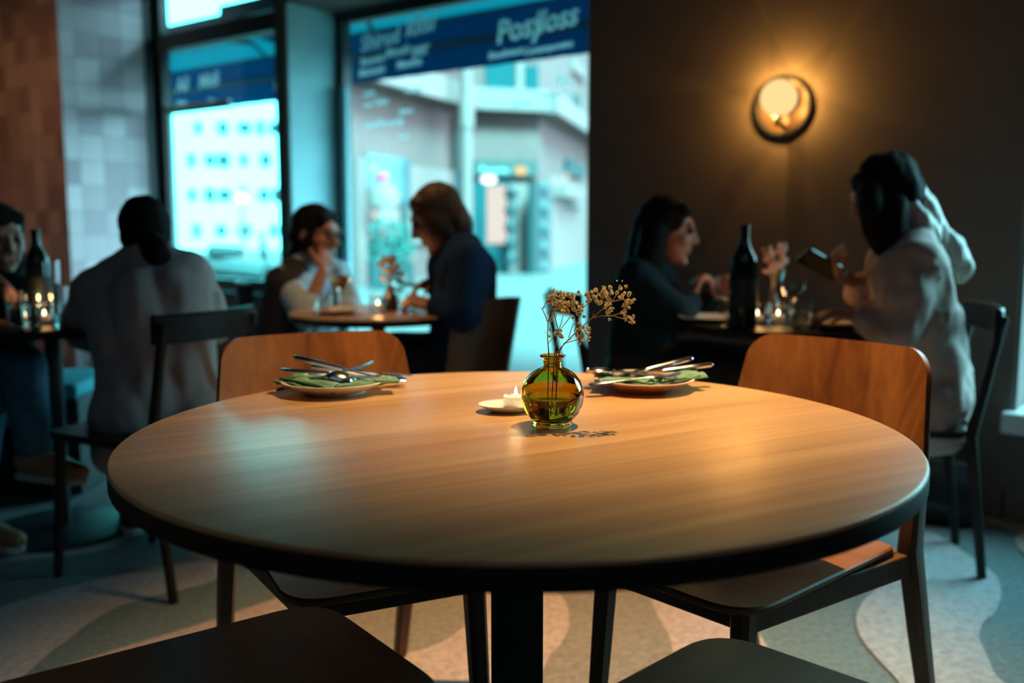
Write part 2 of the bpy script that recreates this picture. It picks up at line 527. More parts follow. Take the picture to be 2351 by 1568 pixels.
def struct(name, bm, m, parent=None, smooth=False, bevel=0):
    o = obj(name, bm, m, parent, smooth=smooth, bevel=bevel)
    if parent is None: o['kind'] = 'structure'
    return o


ROT = Matrix.Rotation(ANG, 3, 'Z')


def wbox(bm, u0, u1, d0, d1, z0, z1, mi=0):
    return box(bm, wp((u0 + u1) / 2, (d0 + d1) / 2, (z0 + z1) / 2), (u1 - u0, d1 - d0, z1 - z0), ROT, mi)


# floor: carpet with flowing colour fields, one mesh
A_, Bc, C_, D_, P_ = range(5)
fm = [carpet('carpet_pale_grey', (0.42, 0.40, 0.40)), carpet('carpet_teal_grey', (0.17, 0.215, 0.22)), carpet('carpet_striped_taupe', (0.36, 0.30, 0.25), True), carpet('carpet_dark_blue_grey', (0.09, 0.12, 0.135)), carpet('carpet_blush', (0.52, 0.38, 0.34))]
bm = B()
f = bm.faces.new([bm.verts.new((x, y, 0)) for x, y in ((-5.2, -2.2), (4.2, -2.2), (4.2, 2.2), (-1.9, 6.9), (-5.2, 9.3))])
f.material_index = Bc


def smooth_loop(pts, n=6):
    out = []
    L = len(pts)
    for i in range(L):
        p0, p1, p2, p3 = (V(pts[(i + k - 1) % L]) for k in range(4))
        for k in range(n):
            t = k / n
            out.append(0.5 * ((2 * p1) + (p2 - p0) * t + (2 * p0 - 5 * p1 + 4 * p2 - p3) * t * t + (3 * p1 - p0 - 3 * p2 + p3) * t ** 3))
    return out


FIELDS = [
    (A_, [(0, 1205), (240, 1195), (330, 1205), (250, 1260), (60, 1285), (-80, 1300), (-120, 1240)]),
    (A_, [(-150, 1480), (0, 1395), (240, 1328), (470, 1290), (490, 1335), (280, 1390), (140, 1480), (40, 1568), (-60, 1680), (-250, 1700)]),
    (P_, [(60, 1568), (465, 1432), (680, 1362), (850, 1330), (900, 1375), (790, 1440), (560, 1530), (300, 1700), (0, 1720)]),
    (C_, [(778, 1440), (850, 1385), (930, 1340), (1090, 1330), (1110, 1385), (1080, 1425), (1040, 1460), (965, 1495), (880, 1500), (820, 1480)]),
    (P_, [(790, 1500), (880, 1500), (965, 1495), (1040, 1460), (1085, 1420), (1110, 1380), (1120, 1330), (1230, 1330), (1290, 1370), (1308, 1425), (1295, 1470), (1255, 1525), (1230, 1600), (1235, 1750), (760, 1750)]),
    (C_, [(1250, 1535), (1295, 1475), (1309, 1425), (1290, 1368), (1240, 1320), (1450, 1300), (1484, 1356), (1510, 1415), (1540, 1470), (1545, 1530), (1500, 1650), (1400, 1780), (1240, 1760)]),
    (P_, [(1487, 1352), (1480, 1310), (1640, 1310), (1724, 1400), (1742, 1455), (1800, 1540), (1880, 1640), (1550, 1640), (1545, 1525), (1538, 1468), (1508, 1412)]),
    (A_, [(2021, 1345), (1985, 1380), (1966, 1418), (1975, 1465), (2017, 1518), (2063, 1568), (2150, 1680), (2420, 1640), (2300, 1568), (2263, 1502), (2248, 1464), (2258, 1432), (2285, 1408), (2298, 1360), (2280, 1318), (2215, 1272), (2150, 1230), (2080, 1215), (2010, 1235), (2040, 1290)]),
    (P_, [(2335, 1235), (2400, 1215), (2460, 1290), (2400, 1300), (2345, 1268)]),
    (A_, [(2500, 1350), (2700, 1300), (2900, 1500), (2600, 1650), (2430, 1500)]),
]
for i, (mi, pts) in enumerate(FIELDS):
    loop = smooth_loop([onz(x, y, 0) for x, y in pts])
    vs = [bm.verts.new((p.x, p.y, 0.0006 * (i + 1))) for p in loop]
    f = bm.faces.new(vs)
    f.normal_update()
    if f.normal.z < 0: f.normal_flip()
    f.material_index = mi
bmesh.ops.triangulate(bm, faces=[f for f in bm.faces if len(f.verts) > 6])
struct('floor', bm, fm)

bm = B(); prism(bm, [(p.x, p.y) for p in (V((4.2, -1.8, 0)), wp(3.25, .5, 0), wp(-6.9, .5, 0), V((-5.15, 7.6, 0)), V((-5.15, -1.8, 0)))], CEIL, CEIL + .1); struct('ceiling', bm, M['ceil'])

# wall with the windows
SILL1, SILL2 = 0.60, 0.12
TOP2 = 2.36
TOP1 = 2.72
DEEP = 0.42
DEEP1 = 0.14
bm = B()
wbox(bm, -1.873, -0.04, 0, 0.5, 0, CEIL)                    # dark wall with the sconce
wbox(bm, -4.12, -4.02, 0, DEEP, 0, CEIL)                     # thin pier
wbox(bm, -5.56, -4.12, 0, DEEP1 + .05, 0, SILL1)
wbox(bm, -4.02, -1.873, 0, DEEP + .05, 0, SILL2)
wbox(bm, -4.02, -1.873, 0, DEEP + .05, TOP2, CEIL)
wbox(bm, -5.56, -4.12, 0, DEEP + .05, TOP1, CEIL)
wbox(bm, -0.04, 1.3, 0, DEEP + .05, 0, 0.33)
wbox(bm, -0.04, 1.3, 0, DEEP + .05, 2.36, CEIL)
wbox(bm, 1.3, 3.2, 0, 0.5, 0, CEIL)
struct('wall_back', bm, M['wall'])
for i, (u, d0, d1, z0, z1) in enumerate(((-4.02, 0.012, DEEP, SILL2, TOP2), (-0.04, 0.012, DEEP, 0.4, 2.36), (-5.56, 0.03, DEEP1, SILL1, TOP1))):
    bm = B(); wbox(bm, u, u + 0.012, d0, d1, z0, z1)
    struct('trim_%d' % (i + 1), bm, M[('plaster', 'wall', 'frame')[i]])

# tiled pier on the left: one leg of the wall comes into the room, then runs on to the left
bm = B()
uvl = bm.loops.layers.uv.new('UVMap')


def quad_uv(bm, ps, uvs, mi=0):
    f = bm.faces.new([bm.verts.new(p) for p in ps])
    f.material_index = mi
    for l, q in zip(f.loops, uvs): l[uvl].uv = q


PD = -0.57
C0, C1, C2 = wp(LEFT_U, .19, 0), wp(LEFT_U, PD, 0), wp(LEFT_U - 1.25, PD, 0)
for a, b, ln, u0 in ((C0, C1, .19 - PD, 0.0), (C1, C2, 1.25, 3.03)):
    quad_uv(bm, [a, b, b + V((0, 0, CEIL)), a + V((0, 0, CEIL))], [(u0, 0), (u0 + ln, 0), (u0 + ln, CEIL), (u0, CEIL)])
C3 = wp(LEFT_U - 1.25, .19, 0)
quad_uv(bm, [C2, C3, C3 + V((0, 0, CEIL)), C2 + V((0, 0, CEIL))], [(0, 0), (1, 0), (1, CEIL), (0, CEIL)])
quad_uv(bm, [C3, C0, C0 + V((0, 0, CEIL)), C3 + V((0, 0, CEIL))], [(0, 0), (1, 0), (1, CEIL), (0, CEIL)])
struct('wall_left', bm, M['tile'])
bm = B(); wbox(bm, LEFT_U - 1.40, LEFT_U - 1.24, -5.9, PD + 1.2, 0, CEIL); struct('wall_left_side', bm, M['ceil'])
# the rest of the room behind the camera
bm = B(); box(bm, (-0.6, -1.75, CEIL / 2), (10.4, 0.1, CEIL)); struct('wall_front', bm, M['ceil'])
bm = B(); box(bm, (4.15, 0.0, CEIL / 2), (0.1, 3.6, CEIL)); struct('wall_right', bm, M['ceil'])
bm = B(); box(bm, (-5.1, 3.0, CEIL / 2), (0.1, 9.6, CEIL)); struct('wall_far_left', bm, M['ceil'])

# baseboards
bm = B(); wbox(bm, -1.86, -0.05, -0.016, 0.0, 0, 0.115); wbox(bm, -0.045, 3.1, -0.016, 0.0, 0, 0.115); struct('baseboard_back', bm, mat('baseboard_paint', (0.16, 0.12, 0.10), 0.5), bevel=0.003)


# windows: frame, pane, sill, lettering as parts
def window_root(name, label):
    o = bpy.data.objects.new(name, None); COL.objects.link(o); o['kind'] = 'structure'
    return o


def wframe(bm, u0, u1, z0, z1, d, wd=0.07, th=0.07):
    wbox(bm, u0, u0 + wd, d - th / 2, d + th / 2, z0, z1); wbox(bm, u1 - wd, u1, d - th / 2, d + th / 2, z0, z1)
    wbox(bm, u0, u1, d - th / 2, d + th / 2, z0, z0 + wd * 1.2); wbox(bm, u0, u1, d - th / 2, d + th / 2, z1 - wd * 1.2, z1)


def text_mesh(body, size, shear=0.0, bold=0.0):
    cu = bpy.data.curves.new('txt', 'FONT')
    cu.body = body; cu.size = size; cu.shear = shear; cu.offset = bold; cu.extrude = 0.001; cu.resolution_u = 3
    o = bpy.data.objects.new('txt', cu); COL.objects.link(o)
    dg = bpy.context.evaluated_depsgraph_get()
    me = bpy.data.meshes.new_from_object(o.evaluated_get(dg))
    bpy.data.objects.remove(o); bpy.data.curves.remove(cu)
    return me


def lettering(name, lines, d, m, parent):
    """lines: (text, u, z, size, tilt degrees, shear); written on the glass facing the room"""
    bm = B()
    for body, u, z, size, tilt, shear in lines:
        me = text_mesh(body, size, shear, size * 0.018)
        k = len(bm.verts)
        bm.from_mesh(me); bm.verts.ensure_lookup_table()
        X = T * math.cos(R(tilt)) + V((0, 0, 1)) * math.sin(R(tilt)); Z = V((0, 0, 1)) * math.cos(R(tilt)) - T * math.sin(R(tilt))
        o = wp(u, d, z)
        for v in bm.verts[k:]: v.co = o + X * v.co.x + Z * v.co.y - N * v.co.z
        bpy.data.meshes.remove(me)
    return obj(name, bm, m, parent, smooth=False)


def wuv(px, py, d):
    """wall coordinates of what shows at a point, on the plane at depth d"""
    p = onplane(px, py, wp(0, d, 0), N) - W0
    return p.dot(T), p.z


g2 = DEEP - 0.03
w2 = window_root('window_1', '')
bm = B(); wframe(bm, -4.02, -1.80, SILL2, TOP2 + .02, DEEP, 0.075)
obj('window_frame', bm, M['frame'], w2, smooth=False, bevel=0.004)
bm = B(); wbox(bm, -3.96, -1.83, DEEP - .004, DEEP + .004, SILL2 + .03, TOP2); obj('pane', bm, M['glass'], w2, smooth=False)
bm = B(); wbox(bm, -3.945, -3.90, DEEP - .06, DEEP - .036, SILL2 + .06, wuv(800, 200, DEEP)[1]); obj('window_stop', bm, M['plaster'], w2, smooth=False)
bm = B(); wbox(bm, -4.02, -1.873, -0.03, DEEP - .04, SILL2, SILL2 + .03); obj('sill', bm, M['frame'], w2, smooth=False, bevel=0.006)
LL = []
for body, px, py, hpx, tilt, sh in (
        ('Shirud', 822, 118, 50, 12, .25), ('klisi', 925, 84, 62, 12, .3), ('Posy', 1134, 100, 74, 13, .2), ('lloss', 1218, 78, 72, 12, .35),
        ('Baumain', 822, 150, 24, 10, .2), ('Mouth', 880, 132, 30, 10, .2), ('ser', 940, 128, 44, 8, .1), ('Bistraum', 818, 176, 24, 9, .2), ('Menthe', 905, 158, 26, 9, .2),
        ('Boudwaun', 1116, 136, 24, 8, .2), ('Contemporaine', 1196, 126, 22, 7, .2),
        ('Latte', 826, 222, 20, 6, .3), ('Tonics', 920, 216, 22, 6, .3), ('uux Tubur', 828, 246, 20, 6, .3), ('Spiurs', 910, 262, 18, 6, .3), ('mundDersurity', 826, 296, 22, 6, .3), ('onus', 910, 318, 16, 5, .3), ('Rm', 1270, 196, 34, 6, .3), ('Charmou', 1236, 224, 16, 4, .3), ('Ecumer', 1170, 246, 18, 4, .3)):
    u, z = wuv(px, py, g2)
    u2, z2 = wuv(px, py - hpx, g2)
    LL.append((body, u, z, (z2 - z) * 1.0, tilt * .35, sh))
lettering('lettering', LL, g2 + 0.02, M['letter'], w2)

w1 = window_root('window_2', '')
tz = wuv(400, 115, DEEP1)[1]
bm = B(); wframe(bm, -5.56, -4.10, SILL1, TOP1, DEEP1, 0.085)
ztr = wuv(480, 82, DEEP1)[1]
wbox(bm, -5.5, -4.12, DEEP1 - .05, DEEP1 + .05, ztr - 0.055, ztr + 0.055)
obj('window_frame', bm, M['frame'], w1, smooth=False, bevel=0.004)
bm = B(); wbox(bm, -5.48, -4.16, DEEP1 - .004, DEEP1 + .004, SILL1 + .03, TOP1 - .05); obj('pane', bm, M['glass'], w1, smooth=False)
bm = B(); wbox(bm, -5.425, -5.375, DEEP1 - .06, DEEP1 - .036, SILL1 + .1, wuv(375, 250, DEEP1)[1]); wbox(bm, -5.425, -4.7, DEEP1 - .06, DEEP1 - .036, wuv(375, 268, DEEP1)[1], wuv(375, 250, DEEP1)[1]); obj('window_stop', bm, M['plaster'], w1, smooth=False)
bm = B(); wbox(bm, -5.56, -4.12, -0.03, DEEP1 - .04, SILL1, SILL1 + .03); obj('sill', bm, M['frame'], w1, smooth=False, bevel=0.006)
LL = []
for body, px, py, hpx, tilt, sh in (('Ail', 398, 212, 46, 10, .2), ('Midi', 450, 204, 46, 10, .2), ('Panu', 400, 246, 22, 8, .2), ('ion', 470, 238, 22, 8, .2), ('N', 622, 205, 60, 8, .2)):
    u, z = wuv(px, py, (DEEP1 - .03)); z2 = wuv(px, py - hpx, (DEEP1 - .03))[1]
    LL.append((body, u, z, z2 - z, tilt * .35, sh))
lettering('lettering', LL, (DEEP1 - .03) + 0.02, M['letter'], w1)

w3 = window_root('window_3', '')
bm = B(); wframe(bm, -0.04, 1.3, 0.36, 2.36, DEEP, 0.08); obj('window_frame', bm, M['frame'], w3, smooth=False, bevel=0.004)
bm = B(); wbox(bm, 0.0, 1.26, DEEP - .004, DEEP + .004, 0.4, 2.3); obj('pane', bm, M['glass'], w3, smooth=False)
bm = B(); wbox(bm, -0.065, 1.3, -0.05, DEEP - .04, 0.325, 0.40); obj('sill', bm, M['sill'], w3, smooth=False, bevel=0.006)


# ------------------------------------------------------------------ outside: awnings and the street
def awning(label, u0, u1, zb, d):
    root = thing('awning', label, 'awning', wp((u0 + u1) / 2, 0.55, 0))
    loc = root.location.copy()
    VH = 0.34
    def P(name, bm, m, **k): return obj(name, bm, m, root, origin=loc, **k)
    bm = B()                                                     # sloping cloth, thick enough to be cloth
    a, b, c, e = wp(u0, 0.56, zb + 0.44), wp(u1, 0.56, zb + 0.44), wp(u1, d, zb + VH), wp(u0, d, zb + VH)
    up = V((0, 0, 0.012))
    vs = [bm.verts.new(p) for p in (a, b, c, e, a + up, b + up, c + up, e + up)]
    for q in ((0, 1, 2, 3), (7, 6, 5, 4), (0, 4, 5, 1), (1, 5, 6, 2), (2, 6, 7, 3), (3, 7, 4, 0)): bm.faces.new([vs[i] for i in q])
    P('canopy', bm, M['canopy'], smooth=False)
    bm = B()
    n = max(6, int((u1 - u0) / 0.22))
    for i in range(n * 4):
        ua, ub = u0 + (u1 - u0) * i / (n * 4), u0 + (u1 - u0) * (i + 1) / (n * 4)
        za, zc = (zb - 0.004 * abs(math.sin(PI * q / 4)) for q in (i, i + 1))
        q = [wp(ua, d, za), wp(ub, d, zc), wp(ub, d, zb + VH), wp(ua, d, zb + VH)]
        v1 = [bm.verts.new(p) for p in q]; v2 = [bm.verts.new(p + N * 0.008) for p in q]
        bm.faces.new(v1); bm.faces.new(v2[::-1]); bm.faces.new((v1[0], v2[0], v2[1], v1[1])); bm.faces.new((v1[3], v1[2], v2[2], v2[3]))
    P('valance', bm, M['bluefab'], smooth=False)
    bm = B(); tube(bm, [wp(u0, d - .02, zb + VH + .02), wp(u1, d - .02, zb + VH + .02)], 0.022); P('front_bar', bm, M['black'])
    bm = B(); tube(bm, [wp(u0, d - .03, zb + .17), wp(u1, d - .03, zb + .17)], 0.02); P('shade_band_bar', bm, M['black'])  # added bar stands in for a dark band of gap and shade
    for q in (0.18, 0.82):
        uu = u0 + (u1 - u0) * q
        bm = B(); tube(bm, [wp(uu, 0.56, zb + VH + .05), wp(uu + .25, 0.5 * (.56 + d), zb + VH + .04), wp(uu, d - .02, zb + VH + .02)], 0.016); P('folding_arm', bm, M['black'])
    bm = B(); wbox(bm, u0, u1, 0.50, 0.62, zb + .40, zb + .50); P('cassette', bm, M['black'], smooth=False)
    return root


za = wuv(1090, 155, 1.25)[1]
awning('blue shop awning outside the large window, its hem below the white lettering', -5.35, -0.9, za, 1.25)
za1 = wuv(520, 245, 1.25)[1]
awning('blue shop awning outside the narrower left window', -8.6, -5.15, za1, 1.25)

# pavement
bm = B()
box(bm, wp(-2.0, 60.5, -0.15), (220, 120, 0.1), ROT)
struct('trim_4', bm, M['pave'])
bpy.data.objects['trim_4'].name = 'street_ground'


# building across the street: corner house with a white canopy running around it
ZC = 3.6
foot = [onz(x, y, ZC) for x, y in ((735, 178), (815, 196), (1062, 259), (1236, 266), (1350, 330))]
foot = [V((p.x, p.y, 0)) for p in foot]
bld = thing('corner_building', 'stone corner building across the street with a white canopy ledge and shop fronts', 'building', foot[2])
BO = bld.location.copy()


def bp(name, bm, m, parent=bld, **k): return obj(name, bm, m, parent, origin=BO, smooth=k.pop('smooth', False), **k)


bm = B()
back = V((3, 14, 0))
ln = foot + [foot[-1] + V((8, 4, 0))]
for a, b in zip(ln[:-1], ln[1:]):
    d = (b - a).normalized(); n = V((-d.y, d.x, 0)); n = n if n.y > 0 else -n
    c = (a + b) / 2 + n * 0.3
    box(bm, c + V((0, 0, 5)), ((b - a).length + .02, 0.6, 10.2), Matrix.Rotation(math.atan2(d.y, d.x), 3, 'Z'))
bp('facade', bm, M['f1'])
bm = B()
for a, b in zip(ln[:-1], ln[1:]):
    d = (b - a).normalized(); n = V((-d.y, d.x, 0)); n = n if n.y > 0 else -n
    box(bm, (a + b) / 2 - n * 0.22 + V((0, 0, ZC + .28)), ((b - a).length + .2, 0.55, 0.5), Matrix.Rotation(math.atan2(d.y, d.x), 3, 'Z'))
bp('canopy_ledge', bm, M['white'], bevel=0.03)


def fbox(seg, x0, y0, x1, y1, out, thick, bm=None):
    """box on facade segment seg covering a rectangle seen there, standing out by out"""
    a, b = ln[seg], ln[seg + 1]
    d = (b - a).normalized(); n = V((-d.y, d.x, 0)); n = n if n.y > 0 else -n
    p0 = a - n * out
    A, C = onplane(x0, y0, p0, n), onplane(x1, y1, p0, n)
    D = onplane(x0, y1, p0, n)
    w_ = abs((C - A).dot(d)); h_ = abs(A.z - D.z)
    bm = bm or B()
    c = (A + V((C.x, C.y, D.z))) / 2
    c.z = (A.z + D.z) / 2
    box(bm, c + n * thick / 2, (w_, thick, h_), Matrix.Rotation(math.atan2(d.y, d.x), 3, 'Z'))
    return bm


for x0, y0, x1, y1, s, m, nm, out in (
        (842, 352, 945, 470, 1, 'shopglass', 'display_window', .05), (866, 552, 936, 660, 1, 'darkpan', 'planter_front', .25), (845, 468, 935, 560, 1, 'f1', 'stall_panel', .12),
        (872, 478, 918, 548, 1, 'beige', 'notice_board', .2), (920, 460, 938, 560, 1, 'darkpan', 'door_edge', .2), (826, 360, 846, 790, 1, 'white', 'pilaster', .22), (942, 380, 1048, 560, 1, 'white', 'plaster_panel', .08),
        (1046, 270, 1064, 395, 1, 'brownpan', 'dark_jamb', .1), (1046, 395, 1066, 480, 1, 'shopglass', 'door_jamb', .1),
        (1115, 140, 1182, 226, 2, 'shopglass', 'upper_window', .06), (1206, 150, 1236, 232, 2, 'shopglass', 'upper_window', .06), (1186, 140, 1203, 230, 2, 'white', 'upper_window_frame', .09),
        (1088, 366, 1236, 402, 2, 'brownpan', 'shop_sign', .22), (1088, 404, 1170, 640, 2, 'shopglass', 'shop_door', .06), (1118, 425, 1166, 560, 2, 'lampsoft', 'lit_interior', .09),
        (1170, 420, 1225, 760, 2, 'white', 'door_surround', .08), (1166, 425, 1180, 590, 2, 'darkpan', 'menu_case', .16), (1230, 418, 1264, 720, 3, 'darkpan', 'bottle_shelf', .16), (1264, 400, 1345, 800, 3, 'white', 'painted_front', .06), (1300, 428, 1345, 452, 3, 'white', 'window_ledge', .4),
        (1312, 206, 1342, 290, 3, 'white', 'side_window_frame', .10), (1318, 212, 1334, 280, 3, 'shopglass', 'side_window', .14), (1306, 365, 1342, 400, 3, 'shopglass', 'side_window', .14), (1318, 128, 1345, 160, 3, 'white', 'white_panel', .1), (1300, 470, 1330, 480, 3, 'shopglass', 'low_window', .1)):
    bp(nm, fbox(s, x0, y0, x1, y1, out, out + .02), M[m])
# lettering of the dark sign
bm = B(); me = text_mesh('Raposto', 0.5); bm.from_mesh(me); bpy.data.meshes.remove(me)
a, b = ln[2], ln[3]; d = (b - a).normalized(); n = V((-d.y, d.x, 0)); n = n if n.y > 0 else -n
o = onplane(1102, 396, a - n * 0.25, n); hgt = onplane(1102, 376, a - n * 0.25, n).z - o.z
for v in bm.verts: v.co = o + d * v.co.x * hgt * 2.1 + V((0, 0, v.co.y * hgt * 2.0)) - n * (0.02 + v.co.z)
bp('sign_lettering', bm, M['letter'])
# rows of dark bottles on the shelf and notches that read as dark blots
for px, y0, dy, k, s in ((1247, 432, 46, 7, 3), (1173, 440, 38, 5, 2)):
    for i in range(k):
        c = onplane(px, y0 + dy * i, ln[s] - V((0, 0.35, 0)), V((0, 1, 0)))
        bm = B(); lathe(bm, [(0.001, -.16), (.14, -.15), (.15, 0.0), (.07, .1), (.05, .18), (0.001, .19)], 12, c); bp('dark_pot', bm, M['black'], smooth=True)


def street_lamp(px, py, y, r, m, label, cat='lamp', name='shop_lamp', ax=1.0):
    c = at(px, py, y)
    root = thing(name, label, cat, c)
    bm = B(); ell(bm, (0, 0, 0), (r * ax, r, r)); obj('bulb', bm, M[m], root)
    bm = B(); lathe(bm, [(r * .35, r * .9), (r * .4, r * 1.4), (0.02, r * 1.5), (0.02, r * 3)], 14); obj('fitting', bm, M['black'], root)


Yf = foot[2].y
street_lamp(1122, 412, foot[2].y - 1.2, 0.09, 'lampwhite', 'bright white lamp outside the shop door across the street, under the dark sign', ax=1.9)
street_lamp(1196, 391, foot[2].y - 1.0, 0.10, 'lampwarm', 'orange lamp at the right end of the dark shop sign across the street', ax=1.3)
street_lamp(1300, 404, foot[3].y - 1.5, 0.07, 'lampsoft', 'faint pinkish lamp right of the shop front across the street')
street_lamp(857, 384, foot[1].y - .6, 0.055, 'lampsoft', 'round pale lamp in the shop display window across the street')
street_lamp(862, 492, foot[1].y - .6, 0.07, 'lampsoft', 'pale round lamp beside the beige board across the street', ax=.8)
c = at(878, 408, foot[1].y - .5)
o = thing('hanging_lantern', 'magenta lantern above a white bell shade in the display window across the street', 'lantern', c)
bm = B(); ell(bm, (0, 0, 0), (.12, .12, .10)); obj('cap', bm, M['pink'], o)
bm = B(); lathe(bm, [(.08, -.06), (.22, -.14), (.30, -.32), (.30, -.52), (.26, -.53), (0.01, -.5)], 20); obj('shade', bm, M['white'], o)

# white post on the far pavement
c = onplane(1072, 500, (0, foot[2].y - 1.6, 0), V((0, 1, 0)))
o = thing('street_post', 'tall white post standing on the pavement outside the large window', 'post', (c.x, c.y, -0.1))
pw = 27 / FPX * c.y / 2
bm = B(); tube(bm, [(0, 0, 0.06), (0, 0, 7.5)], pw, 16); obj('shaft', bm, M['white'], o)
bm = B(); lathe(bm, [(pw * 1.8, 0), (pw * 1.8, .05), (pw * 1.2, .16), (pw, .4)], 16); obj('foot', bm, M['white'], o)
bm = B(); lathe(bm, [(pw * 1.25, ZC - .4), (pw * 1.3, ZC), (pw * 1.25, ZC + .25)], 16); obj('collar', bm, M['white'], o)

# leafy planter in front of the display window
c = onplane(902, 668, (0, foot[1].y - 1.0, 0), V((0, 1, 0)))
o = thing('potted_shrub', 'leafy shrub in a dark trough across the street, seen left of the woman in navy', 'plant', (c.x, c.y, -0.1))
bm = B(); box(bm, (0, 0, .25), (.75, .35, .5)); obj('trough', bm, M['darkpan'], o, smooth=False, bevel=.02)
bm = B()
for i in range(420):
    a, r_, z_ = random.uniform(0, 2 * PI), random.random() ** .5 * .42, random.uniform(.48, 1.2)
    p = V((r_ * math.cos(a) * 1.0, r_ * math.sin(a) * .5, z_)); q = Matrix.Rotation(random.uniform(0, 6.28), 3, V((random.uniform(-1, 1), random.uniform(-1, 1), random.uniform(-1, 1))).normalized())
    vs = [bm.verts.new(p + q @ V(t)) for t in ((0, 0, 0), (.035, .03, .01), (0, .11, 0), (-.035, .03, .01))]
    bm.faces.new(vs)
bm.faces.ensure_lookup_table()
obj('foliage', bm, M['leaf'], o, smooth=False)

# pale building far down the street, seen through the left window
Y1 = 40.0
pa, pb = at(250, 540, Y1), at(820, 540, Y1 + 6)
bl2 = thing('pale_building', 'tall bright pale building with rows of small dark windows beyond the left window', 'building', (pa.x, pa.y, 0))
BO2 = bl2.location.copy()
d1 = V((pb.x - pa.x, pb.y - pa.y, 0)); L1 = d1.length; d1 /= L1; n1 = V((-d1.y, d1.x, 0))
bm = B(); box(bm, V((pa.x, pa.y, 8)) + d1 * L1 / 2 + n1 * 2, (L1, 4, 16.4), Matrix.Rotation(math.atan2(d1.y, d1.x), 3, 'Z')); obj('facade', bm, M['f2'], bl2, smooth=False, origin=BO2)
for row, (y0, xs) in enumerate(((292, (455, 512, 562, 598, 630)), (366, (440, 482, 513, 560, 610)), (446, (442, 482, 516, 560, 606, 640)), (528, (452, 508, 562, 630)))):
    for i, x in enumerate(xs):
        ww, hh = 18 + 6 * ((i * 7 + row * 3) % 3), 24 + 4 * ((i + row) % 2)
        p0 = V((pa.x, pa.y, 0)) - n1 * .05
        A, C = onplane(x - ww / 2, y0 - hh / 2, p0, n1), onplane(x + ww / 2, y0 + hh / 2, p0, n1)
        bm = B(); box(bm, (A + C) / 2, (abs((C - A).dot(d1)), .1, abs(A.z - C.z)), Matrix.Rotation(math.atan2(d1.y, d1.x), 3, 'Z'))
        w_ = obj('window', bm, M['shopglass'], bl2, smooth=False, origin=BO2)
        for q in (-.25, .25):
            bm = B(); box(bm, (A + C) / 2 + d1 * (C - A).dot(d1) * q - n1 * .06, (abs((C - A).dot(d1)) * .42, .04, abs(A.z - C.z) * .85), Matrix.Rotation(math.atan2(d1.y, d1.x), 3, 'Z'))
            obj('pane', bm, M['darkpan'], w_, smooth=False, origin=BO2)
street_lamp(556, 454, 30, 0.16, 'lampwhite', 'round white street light in front of the pale building beyond the left window', name='street_light')
_sl = bpy.data.objects['street_light']
bm = B(); tube(bm, [(0, 0, -_sl.location.z - .1), (0, 0, -.14)], [.07, .05], 12); obj('lamp_post', bm, M['white'], _sl)
p = at(548, 655, 16); p.z = -0.1
o = thing('parked_scooter', 'dark parked scooter on the street beyond the left window', 'scooter', p)
bm = B(); cap(bm, (-.45, 0, .45), (.35, 0, .35), .16, .12); cap(bm, (-.4, 0, .7), (.0, 0, .7), .12, .1); obj('bodywork', bm, M['darkpan'], o)
for x in (-.5, .55):
    bm = B(); tube(bm, [V((x, 0, .25)) + V((math.cos(a) * .2, 0, math.sin(a) * .2)) for a in [2 * PI * i / 20 for i in range(21)]], .05); obj('wheel', bm, M['black'], o)
bm = B(); tube(bm, [(.55, 0, .3), (.42, 0, .95), (.4, -.28, 1.0)], .025); tube(bm, [(.42, 0, .95), (.4, .28, 1.0)], .025); obj('handlebar', bm, M['black'], o)
bm = B(); prism(bm, rrect(.3, .5, .08), 0, .02); 
for v in bm.verts: v.co = V((.42 + v.co.z, v.co.y * .8, .72 + v.co.x))
obj('leg_shield', bm, M['darkpan'], o)


# ------------------------------------------------------------------ the round table in front
TZ = 0.74
TC = V((0.0083, 1.518, 0))
TR = 0.612


def round_table(name, label, c, r, th, top_m, edge_m, post_m, post, base_r, square=True):
    t = thing(name, label, 'table', (c.x, c.y, 0))
    bm = B()
    b = 0.004
    lathe(bm, [(r - b * 1.5, TZ), (r - b * .6, TZ - b * .3), (r, TZ - b * 1.3), (r, TZ - th + b), (r - b, TZ - th), (0.01, TZ - th)], 128)
    # flat top
    for f in bm.faces:
        if len(f.verts) < 5 and abs(f.normal.z) < 0.7: f.material_index = 0
    bm.normal_update()
    for f in bm.faces:
        f.material_index = 0 if f.calc_center_median().z > TZ - b * .9 else 1
    obj('tabletop', bm, [top_m, edge_m], t)
    bm = B()
    if square: box(bm, (0, 0, (TZ - th + .02) / 2), (post, post, TZ - th - .02))
    else: tube(bm, [(0, 0, .02), (0, 0, TZ - th)], post / 2, 24)
    obj('post', bm, post_m, t, smooth=not square, bevel=0.004 if square else 0)
    bm = B(); lathe(bm, [(0.01, 0), (base_r, 0), (base_r, .008), (base_r - .01, .014), (post, .022), (0.01, .022)], 56); obj('base', bm, post_m, t)
    bm = B(); lathe(bm, [(0.01, TZ - th - .012), (post * 1.6, TZ - th - .012), (post * 1.6, TZ - th), (0.01, TZ - th)], 40); obj('top_plate', bm, post_m, t)
    return t


round_table('dining_table', 'large round oak table with a black square post, in front, holding an amber vase', TC, TR, 0.034, M['table'], M['edge'], M['post'], 0.084, 0.27)


